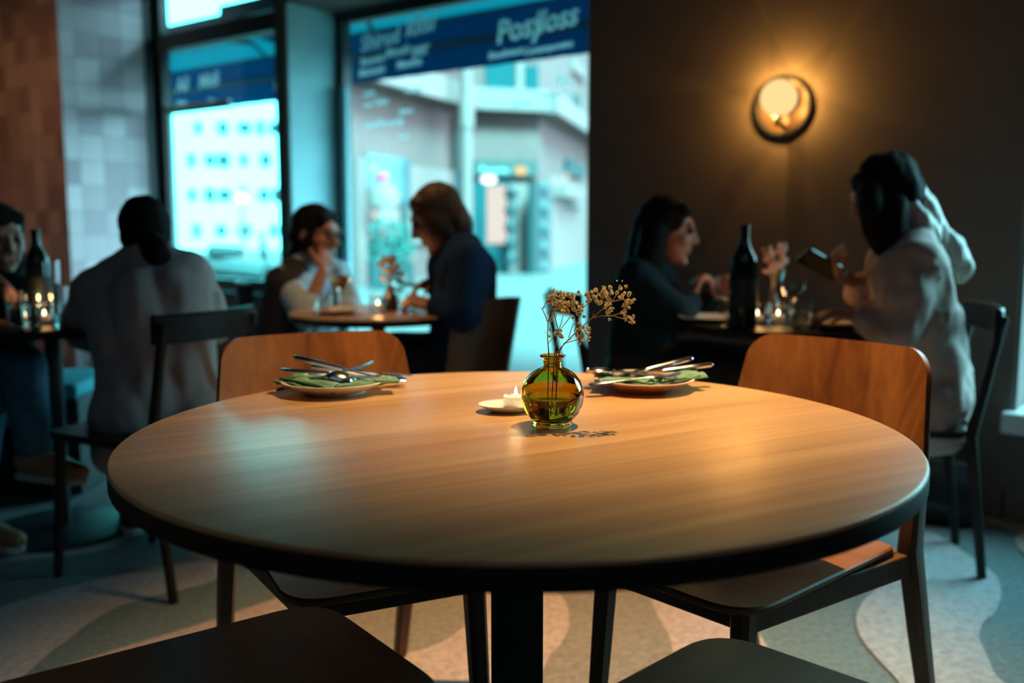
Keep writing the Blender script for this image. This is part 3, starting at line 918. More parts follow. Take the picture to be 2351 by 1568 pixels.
# ------------------------------------------------------------------ chairs
def seat_outline(fw, bw, y0, y1, r):
    q = [(fw / 2, y1), (-fw / 2, y1), (-bw / 2, y0), (bw / 2, y0)]
    rr = [r, r, .025, .025]
    out = []
    for i in range(4):
        p, a, b = V((*q[i], 0)), V((*q[i - 1], 0)), V((*q[(i + 1) % 4], 0))
        da, db = (a - p).normalized(), (b - p).normalized()
        s, e = p + da * rr[i], p + db * rr[i]
        for k in range(9):
            t = k / 8
            out.append(s * (1 - t) ** 2 + p * 2 * t * (1 - t) + e * t * t)
    return [(v.x, v.y) for v in out]


def make_chair(label, loc, rz, seat_m, back_m, leg_m, group=None, back=True, top=0.825, bw=0.44):
    t = thing('dining_chair', label, 'chair', loc, rz, group)
    bm = B()
    out = seat_outline(.40, .40, -.215, .285, .085)
    rs = []
    cx, cy = 0, 0.02
    for s, z in ((0.0, .438), (.75, .438), (.965, .438), (1.0, .443), (1.0, .450), (.985, .4535), (.90, .4525), (.55, .449), (0.25, .448), (0.0, .448)):
        rs.append([V((cx + (x - cx) * max(s, .004), cy + (y - cy) * max(s, .004), z)) for x, y in out])
    rings(bm, rs)
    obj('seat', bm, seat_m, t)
    if back:
        # bent ply back: wider at the bottom, rounded upper corners, curved round the sitter
        bm = B()
        H0, H1 = .545, top
        nx, nz = 25, 22
        rc = .05
        ZL = [H0 + .045 * (1 - math.cos(PI / 2 * k / 6)) for k in range(7)] + [H0 + .045 + (H1 - rc - H0 - .045) * k / 6 for k in range(1, 6)] + [H1 - rc + rc * math.sin(PI / 2 * k / 9) for k in range(10)]
        def P(i, j, off):
            u = -1 + 2 * i / (nx - 1); z = ZL[j]
            v = (z - H0) / (H1 - H0)
            half = (bw / 2 + .015) - .034 * v
            if z > H1 - rc:
                q = (z - (H1 - rc)) / rc
                half -= rc * (1 - math.sqrt(max(0, 1 - q * q)))
            if z < H0 + .045:
                q = 1 - (z - H0) / .045
                half -= .045 * (1 - math.sqrt(max(0, 1 - q * q)))
            x = u * half
            y = -.225 - .075 * ((z - .45) / .375) - .045 + .9 * x * x * 1.0
            ny = V((-1.8 * x, 1, .2)).normalized()
            return V((x, y, z)) + ny * off
        g = {}
        for s, off in ((0, -.0065), (1, .0065)):
            for i in range(nx):
                for j in range(nz): g[s, i, j] = bm.verts.new(P(i, j, off))
        for i in range(nx - 1):
            for j in range(nz - 1):
                bm.faces.new([g[1, i, j], g[1, i, j + 1], g[1, i + 1, j + 1], g[1, i + 1, j]])
                bm.faces.new([g[0, i, j], g[0, i + 1, j], g[0, i + 1, j + 1], g[0, i, j + 1]])
        for i in range(nx - 1):
            for j in (0, nz - 1): bm.faces.new([g[0, i, j], g[1, i, j], g[1, i + 1, j], g[0, i + 1, j]])
        for j in range(nz - 1):
            for i in (0, nx - 1): bm.faces.new([g[0, i, j], g[0, i, j + 1], g[1, i, j + 1], g[1, i, j]])
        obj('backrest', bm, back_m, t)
    for s in (-1, 1):
        bm = B()                                                # rear leg carries the back
        pts = [(s * .214, -.385, 0), (s * .211, -.305, .25), (s * .208, -.252, .44), (s * .190, -.309, .64), (s * .180, -.325, .735 if back else .46)]
        if not back: pts = pts[:3]
        rr = [(.015, .015), (.018, .022), (.019, .027), (.016, .017), (.012, .010)]
        rings(bm, [[V(p) + V((a * w_, b * d_, 0)) for a, b in ((-1, -.6), (-.6, -1), (.6, -1), (1, -.6), (1, .6), (.6, 1), (-.6, 1), (-1, .6))] for p, (w_, d_) in zip(pts, rr)])
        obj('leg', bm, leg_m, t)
        bm = B()
        pts = [(s * .165, .250, 0), (s * .158, .235, .25), (s * .152, .225, .437)]
        rings(bm, [[V(p) + V((a * r_, b * r_, 0)) for a, b in ((-1, -.6), (-.6, -1), (.6, -1), (1, -.6), (1, .6), (.6, 1), (-.6, 1), (-1, .6))] for p, r_ in zip(pts, (.013, .017, .019))])
        obj('leg', bm, leg_m, t)
        bm = B(); box(bm, (s * .180, -.015, .412), (.022, .45, .046), Matrix.Rotation(s * R(6.8), 3, 'Z')); obj('side_rail', bm, leg_m, t, smooth=False, bevel=.004)
    bm = B(); box(bm, (0, .22, .415), (.28, .02, .042)); obj('front_rail', bm, leg_m, t, smooth=False, bevel=.004)
    bm = B(); box(bm, (0, -.235, .415), (.39, .022, .042)); obj('rear_rail', bm, leg_m, t, smooth=False, bevel=.004)
    return t


GC = 'wooden chairs around the large round table'
ch0 = make_chair('light wooden chair behind the left plate, its rounded back lit orange', (-.306, 1.835, 0), R(-154.4), M['chairseat'], M['chair'], M['leg'], GC)
dup(ch0, (.450, 1.79, 0), R(132.2), 'light wooden chair behind the right plate, its back in brown shade with a bright edge', GC)
dup(ch0, (-.420, 1.190, 0), R(-53), 'wooden chair at the bottom left corner, only its dark seat showing under the table edge', GC)
dup(ch0, (.372, 1.062, 0), R(45), 'wooden chair at the bottom, right of the table post, only a dark seat corner showing', GC)


# ------------------------------------------------------------------ on the table
def lathe_obj(name, prof, m, parent, seg=48, **k):
    bm = B(); lathe(bm, prof, seg); return obj(name, bm, m, parent, **k)


def shell(bm, outer, inner, seg=64):
    """hollow vessel: up the outside, down the inside"""
    lathe(bm, outer + inner[::-1], seg)


VP = V((0.0665, 1.553, TZ))
vase = thing('bud_vase', 'round amber glass bud vase half full of water, holding dried flowers', 'vase', VP)
outer = [(.004, .0015), (.026, .001), (.0335, .0), (.0345, .003), (.0310, .007), (.036, .0115), (.0445, .0215), (.0500, .035), (.0518, .048), (.0505, .061), (.0455, .0745), (.0365, .0855), (.0255, .0925), (.0170, .0960), (.0152, .0985), (.0152, .1020), (.0160, .1027), (.0152, .1036), (.0148, .1075), (.0155, .1105), (.0195, .1125), (.0212, .1145), (.0208, .1162), (.0190, .1168)]
inner = [(.003, .0062), (.028, .0085), (.0350, .0145), (.0430, .0235), (.0478, .0365), (.0496, .048), (.0484, .0605), (.0436, .0730), (.0350, .0832), (.0248, .0898), (.0150, .0940), (.0128, .0985), (.0126, .1065), (.0138, .1110), (.0165, .1150)]
bm = B(); shell(bm, outer, inner); obj('glass_body', bm, M['vase'], vase, auto=False)
wl = .0475
wi = [(.003, .0066), (.0282, .0089), (.0351, .0149), (.0431, .0238), (.0479, .0367), (.04955, wl), (.003, wl)]
bm = B(); lathe(bm, [(r + .0002, z) for r, z in wi], 64); obj('water', bm, M['water'], vase, auto=True)

# dried gypsophila: four stems, blossoms counted one by one
bmeshes = []
for k in range(6):
    bm = B(); bmesh.ops.create_icosphere(bm, subdivisions=2, radius=.62)
    for v in bm.verts: v.co = v.co * (1 + .35 * noise.noise(v.co * 3 + V((k * 9.1, 0, 0))))
    for i in range(22):                                            # crumpled dry petals
        d = V((random.gauss(0, 1), random.gauss(0, 1), random.gauss(0, 1))).normalized()
        x, y, z = frame_of(d)
        a = random.uniform(0, 6.28); x, y = x * math.cos(a) + y * math.sin(a), y * math.cos(a) - x * math.sin(a)
        q = [z * .35, z * .75 + x * .34, z * random.uniform(.95, 1.15) + y * .30, z * random.uniform(.95, 1.1) - x * .30 + y * .2, z * .7 - x * .36]
        vs = [bm.verts.new(t + V((random.gauss(0, .07), random.gauss(0, .07), random.gauss(0, .07)))) for t in q]
        bm.faces.new((vs[0], vs[1], vs[2])); bm.faces.new((vs[0], vs[2], vs[3])); bm.faces.new((vs[0], vs[3], vs[4]))
    me = bpy.data.meshes.new('blossom'); bm.to_mesh(me); bm.free(); me.materials.append(M['bloss'])
    bmeshes.append(me)


def sprig(label, path, twigs, buds, yb, name='dried_flower_sprig'):
    """path, twigs: runs of (px, py, depth offset); buds: (px, py, depth offset, size in px)"""
    base = VP + V((0, 0, .02))
    t = thing(name, label, 'dried flower', base, 0, 'dried flower sprigs in the amber vase')
    bm = B()
    def w(p): return at(p[0], p[1], VP.y + (p[2] if len(p) > 2 else 0)) - base
    pts = [w(p) for p in path]
    foot = V((path[0][3] if len(path[0]) > 3 else 0, 0, .004))
    tube(bm, [foot] + pts, [.0009] + [.0011 - .0005 * i / len(pts) for i in range(len(pts))], 6)
    for tw in twigs: tube(bm, [w(p) for p in tw], [.0007] * (len(tw) - 1) + [.0004], 5)
    obj('stem', bm, M['stem'], t)
    for i, (x, y, dz, s) in enumerate(buds):
        o = bpy.data.objects.new('blossom', bmeshes[i % 6]); COL.objects.link(o)
        o.parent = t; o.location = w((x, y, dz))
        r_ = s * .92 * VP.y / FPX / 2
        o.scale = (r_, r_, r_ * random.uniform(.8, 1.05)); o.rotation_euler = [random.uniform(0, 6) for _ in range(3)]


def cl(cx, cy, rx, ry, n, s0, s1):
    out = []
    for _ in range(n):
        a, q = random.uniform(0, 2 * PI), random.random() ** .5
        out.append((cx + rx * 1.2 * q * math.cos(a), cy + ry * 1.2 * q * math.sin(a), random.uniform(-.014, .014), random.uniform(s0, s1)))
    return out


def px3(x, y): return (1050 + x / 3.918, 620 + y / 3.918)


# left upright stem
sprig('left upright dried sprig with a small cluster of brown blossoms at its top',
      [(*px3(822, 745), 0, -.008), (*px3(812, 620), 0), (*px3(815, 470), 0), (*px3(765, 350), 0)],
      [[px3(765, 350) + (0,), px3(800, 290) + (.004,), px3(850, 235) + (.004,)], [px3(765, 350) + (0,), px3(750, 340) + (0,)], [px3(815, 470), px3(850, 330) + (-.006,), px3(880, 270) + (-.006,)], [px3(765, 345), px3(830, 310) + (.006,)], [px3(820, 655), px3(870, 600) + (.004,)]],
      cl(*px3(885, 250), 15, 15, 24, 8, 12.5) + [px3(870, 172) + (0, 6), px3(897, 195) + (0, 8), px3(928, 198) + (0, 9), px3(865, 190) + (0, 7), px3(828, 240) + (0, 10), px3(822, 375) + (0, 8), px3(835, 450) + (0, 12), px3(848, 440) + (.004, 8), px3(805, 285) + (0, 8), px3(838, 535) + (0, 9), px3(830, 597) + (0, 8), px3(792, 563) + (0, 4)], 0)
# middle stem
sprig('middle dried sprig with thin forked twigs, just right of the left upright one',
      [(*px3(876, 745), .003, -.002), (*px3(897, 600), .003), (*px3(908, 540), .003), (*px3(880, 430), .003), (*px3(850, 330), .003)],
      [[px3(905, 560), px3(940, 460), px3(950, 400)], [px3(905, 560), px3(1010, 430), px3(1020, 400)], [px3(880, 430), px3(910, 360)], [px3(908, 550), px3(950, 590)]],
      cl(*px3(985, 300), 20, 20, 36, 8, 12.5) + cl(*px3(1075, 335), 12, 13, 14, 8, 12.5) + cl(*px3(905, 560), 9, 8, 9, 6, 11) + [px3(945, 605) + (0, 10), px3(925, 600) + (0, 9), px3(880, 350) + (0, 10), px3(870, 400) + (0, 9), px3(850, 420) + (0, 7), px3(1030, 250) + (0, 11), px3(1050, 285) + (0, 8), px3(1040, 430) + (0, 9), px3(975, 380) + (0, 10)], 0)
# long right stem
sprig('long right-leaning dried sprig carrying the largest fan of pale blossoms',
      [(*px3(890, 745), -.003, .006), (*px3(985, 640), -.004), (*px3(1110, 520), -.006), (*px3(1215, 430), -.008), (*px3(1320, 340), -.008)],
      [[px3(1215, 430), px3(1290, 412), px3(1400, 412), px3(1480, 435)], [px3(1400, 412), px3(1480, 380), px3(1530, 330)], [px3(1380, 300), px3(1440, 210), px3(1470, 150)], [px3(1330, 330), px3(1390, 285), px3(1480, 265), px3(1560, 270)], [px3(1215, 430), px3(1230, 370)], [px3(1110, 350), px3(1190, 290), px3(1240, 240)], [px3(1050, 560), px3(1090, 430), px3(1100, 370)], [px3(1120, 240), px3(1090, 200)], [px3(1480, 435), px3(1570, 465)]],
      cl(*px3(1260, 245), 24, 16, 26, 9, 13) + cl(*px3(1340, 190), 12, 11, 9, 9, 13) + cl(*px3(1485, 180), 12, 16, 12, 8, 13) + cl(*px3(1540, 270), 12, 14, 8, 8, 13) + cl(*px3(1355, 350), 10, 13, 9, 9, 13) + cl(*px3(1530, 400), 13, 12, 12, 8, 12) + [px3(1570, 465) + (0, 12), px3(1590, 470) + (0, 9), px3(1548, 468) + (0, 8), px3(1368, 446) + (0, 9), px3(1090, 197) + (0, 10), px3(1437, 97) + (0, 5), px3(1483, 97) + (0, 5), px3(1327, 157) + (0, 5), px3(1500, 320) + (0, 13), px3(1110, 360) + (0, 12), px3(1095, 330) + (0, 11), px3(1130, 320) + (0, 12), px3(1140, 420) + (0, 9), px3(1160, 230) + (0, 10), px3(1590, 265) + (0, 9)], 0)
# low right side twig
sprig('short dried sprig bending low on the right, under the long stem',
      [(*px3(915, 742), .004, .004), (*px3(960, 660), .004), (*px3(1080, 625), .004)],
      [[px3(985, 640), px3(1060, 600)], [px3(1000, 610), px3(1040, 490), px3(1070, 480)], [px3(1080, 625), px3(1150, 560)]],
      cl(*px3(1140, 570), 14, 15, 24, 7, 11.5) + [px3(1100, 662) + (0, 9), px3(1085, 480) + (0, 11), px3(1185, 525) + (0, 9), px3(1185, 635) + (0, 5), px3(1075, 570) + (0, 9), px3(1070, 590) + (0, 8), px3(1105, 495) + (0, 8)], 0)

# tealight on its dish
DP = onz(1168, 944, TZ)
t = thing('candle_dish', 'small oval pale stoneware dish left of the vase, under the tealight', 'dish', (DP.x, DP.y, TZ), R(6))
bm = B()
prof = [(.003, .001), (.028, .0005), (.032, .002), (.044, .0085), (.0515, .0130), (.0520, .0140), (.0500, .0138), (.042, .0105), (.030, .0058), (.003, .0050)]
lathe(bm, prof, 56)
for v in bm.verts: v.co.y *= .82; v.co.x *= 1.04
obj('bowl', bm, M['dish'], t)
t = thing('tealight', 'lit white tealight candle on the small dish beside the vase', 'candle', (DP.x + .0125, DP.y - .002, TZ + .0052))
bm = B(); lathe(bm, [(.002, .0005), (.0212, .0), (.0218, .001), (.0218, .0225), (.0222, .0232), (.0215, .0232), (.0212, .0225), (.0212, .002), (.002, .0015)], 48); obj('cup', bm, M['alu'], t)
bm = B(); lathe(bm, [(.001, .002), (.0209, .002), (.0209, .0205), (.018, .0198), (.008, .0190), (.001, .0188)], 40); obj('wax', bm, M['wax'], t)
bm = B(); tube(bm, [(0, 0, .018), (.0006, 0, .023), (.0012, 0, .0255)], .0007, 6); obj('wick', bm, M['wick'], t)
bm = B(); lathe(bm, [(.0004, .0235), (.0019, .0255), (.0027, .0285), (.0024, .0320), (.0013, .0360), (.0003, .0395)], 16); obj('flame', bm, M['flame'], t)
lamp('tealight_glow', 'POINT', (DP.x + .0125, DP.y - .002, TZ + .062), 0.06, (1, .55, .2), shadow_soft_size=.004)


# cutlery lies along local x, handle end at x<0
def make_fork(label, group):
    t = thing('fork', label, 'fork', group=group)
    bm = B(); strip(bm, [(-.100, .0, .0050, .0022), (-.095, .0, .0095, .0034), (-.06, .001, .0092, .0036), (-.02, .002, .0050, .0026), (.010, .003, .0030, .0017), (.028, .004, .0042, .0015), (.038, .003, .0105, .0012), (.052, .0015, .0118, .0011), (.056, .0012, .0118, .0010)]); obj('handle', bm, M['steel'], t)
    bm = B()
    for k in range(4):
        y = -.0098 + .00653 * k
        tube(bm, [(.052, y, .0015), (.070, y * 1.02, .0015), (.086, y, .0042), (.094, y, .0065)], [.0014, .0013, .0012, .0006], 6)
    obj('tines', bm, M['steel'], t)
    return t


def make_knife(label, group):
    t = thing('knife', label, 'knife', group=group)
    bm = B(); strip(bm, [(-.106, 0, .005, .0036), (-.101, 0, .0092, .0052), (-.06, 0, .0088, .0054), (-.01, 0, .0058, .0034), (0, 0, .0050, .0026)]); obj('handle', bm, M['steel'], t)
    bm = B(); strip(bm, [(-.002, 0, .0048, .0016), (.01, 0, .0078, .0011), (.06, 0, .0085, .0009), (.092, .0, .0070, .0008), (.105, 0, .0015, .0006)]); obj('blade', bm, M['steel'], t)
    return t


def make_spoon(label, group):
    t = thing('spoon', label, 'spoon', group=group); t.scale = (0.98, 1.3, 1.3)
    bm = B(); strip(bm, [(-.100, 0, .005, .0022), (-.095, 0, .0095, .0034), (-.06, .001, .0092, .0036), (-.02, .002, .0050, .0026), (.018, .004, .0032, .0017), (.030, .003, .006, .0014)]); obj('handle', bm, M['steel'], t)
    bm = B()
    rs = []
    for s, dz in ((1.0, .0012), (.9, -.0022), (.7, -.0052), (.4, -.0078), (.02, -.0088)):
        rs.append([V((.058 + .031 * s * math.cos(a), .0195 * s * math.sin(a) * (1 - .16 * math.cos(a)), dz + .003)) for a in [2 * PI * j / 28 for j in range(28)]])
    for s, dz in ((.02, -.0074), (.4, -.0064), (.68, -.0040), (.86, -.0014), (.97, .0018)):
        rs.append([V((.058 + .031 * s * math.cos(a), .0195 * s * math.sin(a) * (1 - .16 * math.cos(a)), dz + .003)) for a in [2 * PI * j / 28 for j in range(28)]])
    rings(bm, rs, closed=True); obj('bowl', bm, M['steel'], t)
    return t


def pose(t, p, yaw, pitch=0, roll=0):
    t.location = p; t.rotation_euler = (R(roll), R(-pitch), R(yaw))
    return t


def napkin(label, p, yaw, L, W, folds, seed, amp=.006, pitch=0, group='green cloth napkins under the cutlery'):
    t = thing('napkin', label, 'napkin', p, R(yaw), group)
    t.rotation_euler = (0, R(-pitch), R(yaw))
    for layer, (z0, k) in enumerate(((0, 1.0), (.0052, .82))):
        bm = B()
        nx, ny = 30, 22
        g = []
        for i in range(nx):
            row = []
            for j in range(ny):
                u, v = i / (nx - 1) - .5, j / (ny - 1) - .5
                z = amp * abs(math.sin(PI * folds * v + seed + u * 1.3)) * (1 - .3 * abs(u)) + .004 * noise.noise(V((u * 5, v * 7, seed + layer)))
                row.append(bm.verts.new((u * L * k, v * W * k * (1 - .25 * u), z + z0 + .003)))
            g.append(row)
        for i in range(nx - 1):
            for j in range(ny - 1): bm.faces.new((g[i][j], g[i + 1][j], g[i + 1][j + 1], g[i][j + 1]))
        o = obj('fold', bm, M['napkin'], t, auto=False)
        s = o.modifiers.new('s', 'SOLIDIFY'); s.thickness = .0022
    return t


def plate(label, p, m_in, m_rim, r):
    t = thing('side_plate', label, 'plate', (p.x, p.y, TZ))
    k = r / .1
    bm = B(); lathe(bm, [(.003, .0035), (.050 * k, .0035), (.0535 * k, .0), (.0565 * k, .0), (.058 * k, .004), (.078 * k, .0115), (.0955 * k, .0215), (.0985 * k, .0232)], 72, caps=False)
    bm2 = None
    lathe(bm, [(.0985 * k, .0232), (.0998 * k, .0240), (.0996 * k, .0252), (.0975 * k, .0256), (.0925 * k, .0240)], 72, caps=False, mi=1)
    lathe(bm, [(.0925 * k, .0240), (.075 * k, .0160), (.060 * k, .0095), (.05 * k, .0075), (.003, .0070)], 72, caps=False, mi=0)
    bmesh.ops.remove_doubles(bm, verts=bm.verts, dist=1e-5)
    obj('dish', bm, [m_in, m_rim], t)
    return t


PL = onz(768, 886, TZ + .012)
PRt = onz(1478, 881, TZ + .012)
plate('cream side plate with green napkins and cutlery, in front of the left chair', PL, M['cream'], M['cream'], .104)
plate('terracotta side plate with a white rim, under napkins and cutlery, right of the vase', PRt, M['terra'], M['cream'], .100)
z0 = TZ + .002
# left plate
napkin('green napkin spread over the left part of the cream plate', V((PL.x - .035, PL.y - .015, z0 + .010)), 158, .15, .085, 2.5, .4, .008, 3)
napkin('green napkin sticking out over the right rim of the cream plate', V((PL.x + .060, PL.y - .020, z0 + .010)), 14, .135, .060, 2.0, 1.3, .007, 4)
GK = 'cutlery laid on the two side plates'
pose(make_knife('knife with its handle raised over the left back rim of the cream plate', GK), V((PL.x + .012, PL.y + .030, z0 + .040)), -13, -11)
pose(make_fork('fork with its handle over the left front rim of the cream plate', GK), V((PL.x - .006, PL.y - .006, z0 + .034)), -4, -5)
pose(make_spoon('spoon lying bowl down at the front of the cream plate', GK), V((PL.x + .058, PL.y + .018, z0 + .026)), 222, 9, 165)
pose(make_knife('knife lying across the back of the cream plate', GK), V((PL.x + .045, PL.y + .062, z0 + .030)), -8, -4)
pose(make_fork('fork with its tines pointing up over the right rim of the cream plate', GK), V((PL.x - .012, PL.y - .010, z0 + .030)), 14, 13)
# right plate
napkin('green napkin folded over the left half of the terracotta plate', V((PRt.x - .035, PRt.y - .020, z0 + .010)), -18, .130, .075, 2.2, 2.0, .008, 0)
napkin('green napkin lifted beyond the right rim of the terracotta plate', V((PRt.x + .050, PRt.y - .005, z0 + .012)), 22, .140, .075, 2.4, 2.7, .009, 7)
pose(make_fork('fork at the front of the terracotta plate, tines to the right', GK), V((PRt.x - .020, PRt.y - .052, z0 + .026)), 14, 3)
pose(make_knife('knife with its raised handle pointing right over the terracotta plate', GK), V((PRt.x + .008, PRt.y + .025, z0 + .036)), 200, -9)
pose(make_fork('fork lying across the back of the terracotta plate', GK), V((PRt.x - .018, PRt.y + .040, z0 + .027)), 176, -3)
pose(make_spoon('spoon on the left of the terracotta plate, its bowl over the rim', GK), V((PRt.x - .030, PRt.y + .002, z0 + .028)), 163, 2)
pose(make_knife('knife lying beside the lifted napkin on the right of the terracotta plate', GK), V((PRt.x + .040, PRt.y + .020, z0 + .034)), 190, -5)


# ------------------------------------------------------------------ people
def basis(f, u=(0, 0, 1)):
    y = V(f).normalized(); x = y.cross(V(u)).normalized(); z = x.cross(y)
    return Matrix((x, y, z)).transposed()


def head_shapes(bm, c, Mh, s=1.0):
    L_ = lambda x, y, z: V(c) + Mh @ (V((x, y, z)) * s)
    E_ = lambda p, r: ell(bm, L_(*p), [q * s for q in r], Mh)
    C_ = lambda a, b, r0, r1: cap(bm, L_(*a), L_(*b), r0 * s, r1 * s)
    E_((0, -.014, .036), (.074, .094, .084))
    E_((0, .020, -.026), (.062, .072, .080))
    E_((0, .030, -.066), (.050, .052, .048))
    E_((0, .070, -.100), (.021, .017, .017))
    C_((-.030, .078, .036), (.030, .078, .036), .0125, .0125)
    C_((0, .085, .022), (0, .103, -.022), .0080, .0130)
    C_((-.011, .096, -.026), (.011, .096, -.026), .008, .008)
    for sx in (-1, 1):
        E_((sx * .040, .058, -.022), (.022, .025, .022))
        ell(bm, L_(sx * .073, -.012, -.006), [.008 * s, .019 * s, .031 * s], Mh)
    C_((-.019, .083, -.056), (.019, .083, -.056), .0075, .0075)
    C_((-.016, .081, -.067), (.016, .081, -.067), .0075, .0075)
    return L_


def hand_shapes(bm, wr, d, n, side=1, curl=(25, 30, 34, 40), spread=1.0, thumb=35, s=1.0):
    """palm plus five fingers; d to the fingertips, n out of the palm, side +1/-1 = where the thumb is"""
    d = V(d).normalized(); n = (V(n) - d * V(n).dot(d)).normalized(); a = d.cross(n) * side
    kn = []
    for k, (off, ln) in enumerate(((.030, .086), (.010, .090), (-.010, .085), (-.028, .076))):
        b = V(wr) + a * off * .55 * s + d * .012
        q = V(wr) + a * off * spread * s + d * ln * s
        cap(bm, b, q, .0125 * s, .0098 * s, 10); kn.append(q)
    cap(bm, V(wr) + a * .02 * s + d * .04 * s, V(wr) - a * .02 * s + d * .04 * s, .012 * s, .011 * s, 10)
    for k, q in enumerate(kn):
        ang = 0
        p = q
        for seg, ln in enumerate(((.043, .047, .044, .034)[k], (.026, .030, .028, .021)[k], (.020, .022, .021, .018)[k])):
            ang += curl[k] * (1.0, 1.1, .7)[seg]
            v = d * math.cos(R(ang)) + n * math.sin(R(ang))
            e = p + v * ln * s
            cap(bm, p, e, (.0092 - .0008 * seg) * s, (.0086 - .0008 * seg) * s, 10); p = e
    t0 = V(wr) + a * .024 * s + d * .022 * s
    t1 = t0 + (a * math.sin(R(thumb)) + d * math.cos(R(thumb)) + n * .35).normalized() * .044 * s
    t2 = t1 + (a * math.sin(R(thumb * .5)) + d * math.cos(R(thumb * .5)) + n * .55).normalized() * .034 * s
    t3 = t2 + (d + n * .7).normalized() * .024 * s
    cap(bm, t0, t1, .0135 * s, .0108 * s, 10); cap(bm, t1, t2, .0105 * s, .0095 * s, 10); cap(bm, t2, t3, .0092 * s, .0075 * s, 10)


class Person:
    def __init__(s, label, J, face, tilt=(0, 0, 1), hands=(), headscale=1.0, legs=True):
        s.J = J = {k: V(v) for k, v in J.items()}
        s.o = V((J['hip'].x, J['hip'].y, 0))
        s.root = thing('person', label, 'person', s.o)
        s.Mh = basis(face, tilt); s.hs = headscale
        bm = B()
        s.L = head_shapes(bm, J['head'], s.Mh, headscale)
        nb = lerp(J['shL'], J['shR'], .5) + V((0, 0, .03)) if 'neck' not in J else J['neck']
        s.nb = nb
        cap(bm, s.L(0, -.018, -.06), nb, .050, .055)
        s.torso(bm, 0.0)
        for q in 'LR':
            chain(bm, [J['sh' + q], J['el' + q], J['wr' + q]], [.045, .036, .024])
            if legs:
                chain(bm, [J['hip' + q], J['kn' + q], J['an' + q]], [.078, .054, .034])
                fd = V(J.get('foot', J['kn' + q] - J['hip' + q])); fd.z = 0; fd = fd.normalized()
                cap(bm, J['an' + q] - V((0, 0, .045)), J['an' + q] + fd * .16 - V((0, 0, .055)), .032, .024)
        for h in hands: hand_shapes(bm, **h)
        s.body = remeshed('body', bm, M['skin'], s.root, vox=.0055, smooth=3, origin=s.o)
        for sx in (-1, 1):
            bm = B(); ell(bm, s.L(sx * .030, .0815, .012), [.0115 * headscale] * 3, None, 12)
            obj('eye', bm, M['eye'], s.root, origin=s.o)

    def torso(s, bm, g, lo=0.0):
        J = s.J
        hip = J['hip']
        for q in 'LR':
            h = J['hip' + q] if 'hip' + q in J else hip
            hh = lerp(hip, h, .8)
            sh = lerp(s.nb, J['sh' + q], .74) - V((0, 0, .045))
            mid = lerp(hh, sh, .42); mid = lerp(mid, lerp(hip, s.nb, .42), .18)
            chain(bm, [hh, mid, sh], [.098 + g, .088 + g, .082 + g])
        cap(bm, lerp(hip, s.nb, .1), lerp(hip, s.nb, .78), .105 + g, .098 + g)
        cap(bm, lerp(s.nb, J['shL'], .25), J['shL'], .050 + g, .046 + g)
        cap(bm, lerp(s.nb, J['shR'], .25), J['shR'], .050 + g, .046 + g)

    def top(s, name, m, g=.012, sleeve=.92, vox=.010, wob=.006, hem=0.0, collar=True, wf=11):
        J = s.J
        bm = B(); s.torso(bm, g)
        for q in 'LR':
            w = lerp(J['el' + q], J['wr' + q], max(0, (sleeve - .5) * 2)) if sleeve > .5 else J['el' + q]
            e = J['el' + q]
            chain(bm, [J['sh' + q], e, w], [.050 + g, .042 + g, .034 + g])
        if hem:
            for q in 'LR': cap(bm, lerp(J['hip'], J['hip' + q], 1.0), lerp(J['hip'], J['hip' + q], 1.0) - V((0, 0, hem)), .105 + g, .098 + g)
        if collar: cap(bm, s.nb, s.nb + (s.J['head'] - s.nb) * .22, .058 + g * .6, .056 + g * .5)
        return remeshed(name, bm, m, s.root, vox=vox, smooth=5, wob=wob, wfreq=wf, origin=s.o)

    def vest(s, name, m, g=.02):
        bm = B(); s.torso(bm, g)
        return remeshed(name, bm, m, s.root, vox=.011, smooth=5, wob=.003, origin=s.o)

    def trousers(s, m, g=.016):
        J = s.J
        bm = B(); cap(bm, J['hipL'], J['hipR'], .10 + g, .10 + g)
        for q in 'LR': chain(bm, [J['hip' + q], J['kn' + q], lerp(J['kn' + q], J['an' + q], .93)], [.085 + g, .062 + g, .046 + g])
        return remeshed('trousers', bm, m, s.root, vox=.012, smooth=5, wob=.005, wfreq=9, origin=s.o)

    def shoes(s, m, sole):
        J = s.J
        for q in 'LR':
            fd = V(J.get('foot', J['kn' + q] - J['hip' + q])); fd.z = 0; fd = fd.normalized()
            z = V((0, 0, 1)); a = J['an' + q]
            bm = B(); cap(bm, a - z * .035 - fd * .03, a - z * .045 + fd * .10, .044, .040); cap(bm, a - z * .045 + fd * .08, a - z * .056 + fd * .175, .040, .031); cap(bm, a, a - z * .04, .042, .044)
            sh = remeshed('shoe', bm, m, s.root, vox=.007, smooth=4, origin=s.o)
            bm = B()
            side = V((-fd.y, fd.x, 0))
            pts = [a + fd * x + side * y for x, y in ((-.075, 0), (-.06, .03), (0, .038), (.10, .044), (.17, .038), (.205, 0), (.17, -.038), (.10, -.044), (0, -.038), (-.06, -.03))]
            zb = a.z - .094
            for lvl in (0,):
                lo = [bm.verts.new((p.x, p.y, zb)) for p in pts]; hi = [bm.verts.new((p.x, p.y, zb + .022)) for p in pts]
                bm.faces.new(lo[::-1]); bm.faces.new(hi)
                for i in range(len(pts)): bm.faces.new((lo[i], lo[(i + 1) % len(pts)], hi[(i + 1) % len(pts)], hi[i]))
            so = obj('sole', bm, sole, sh, origin=s.o, smooth=False, bevel=.005)

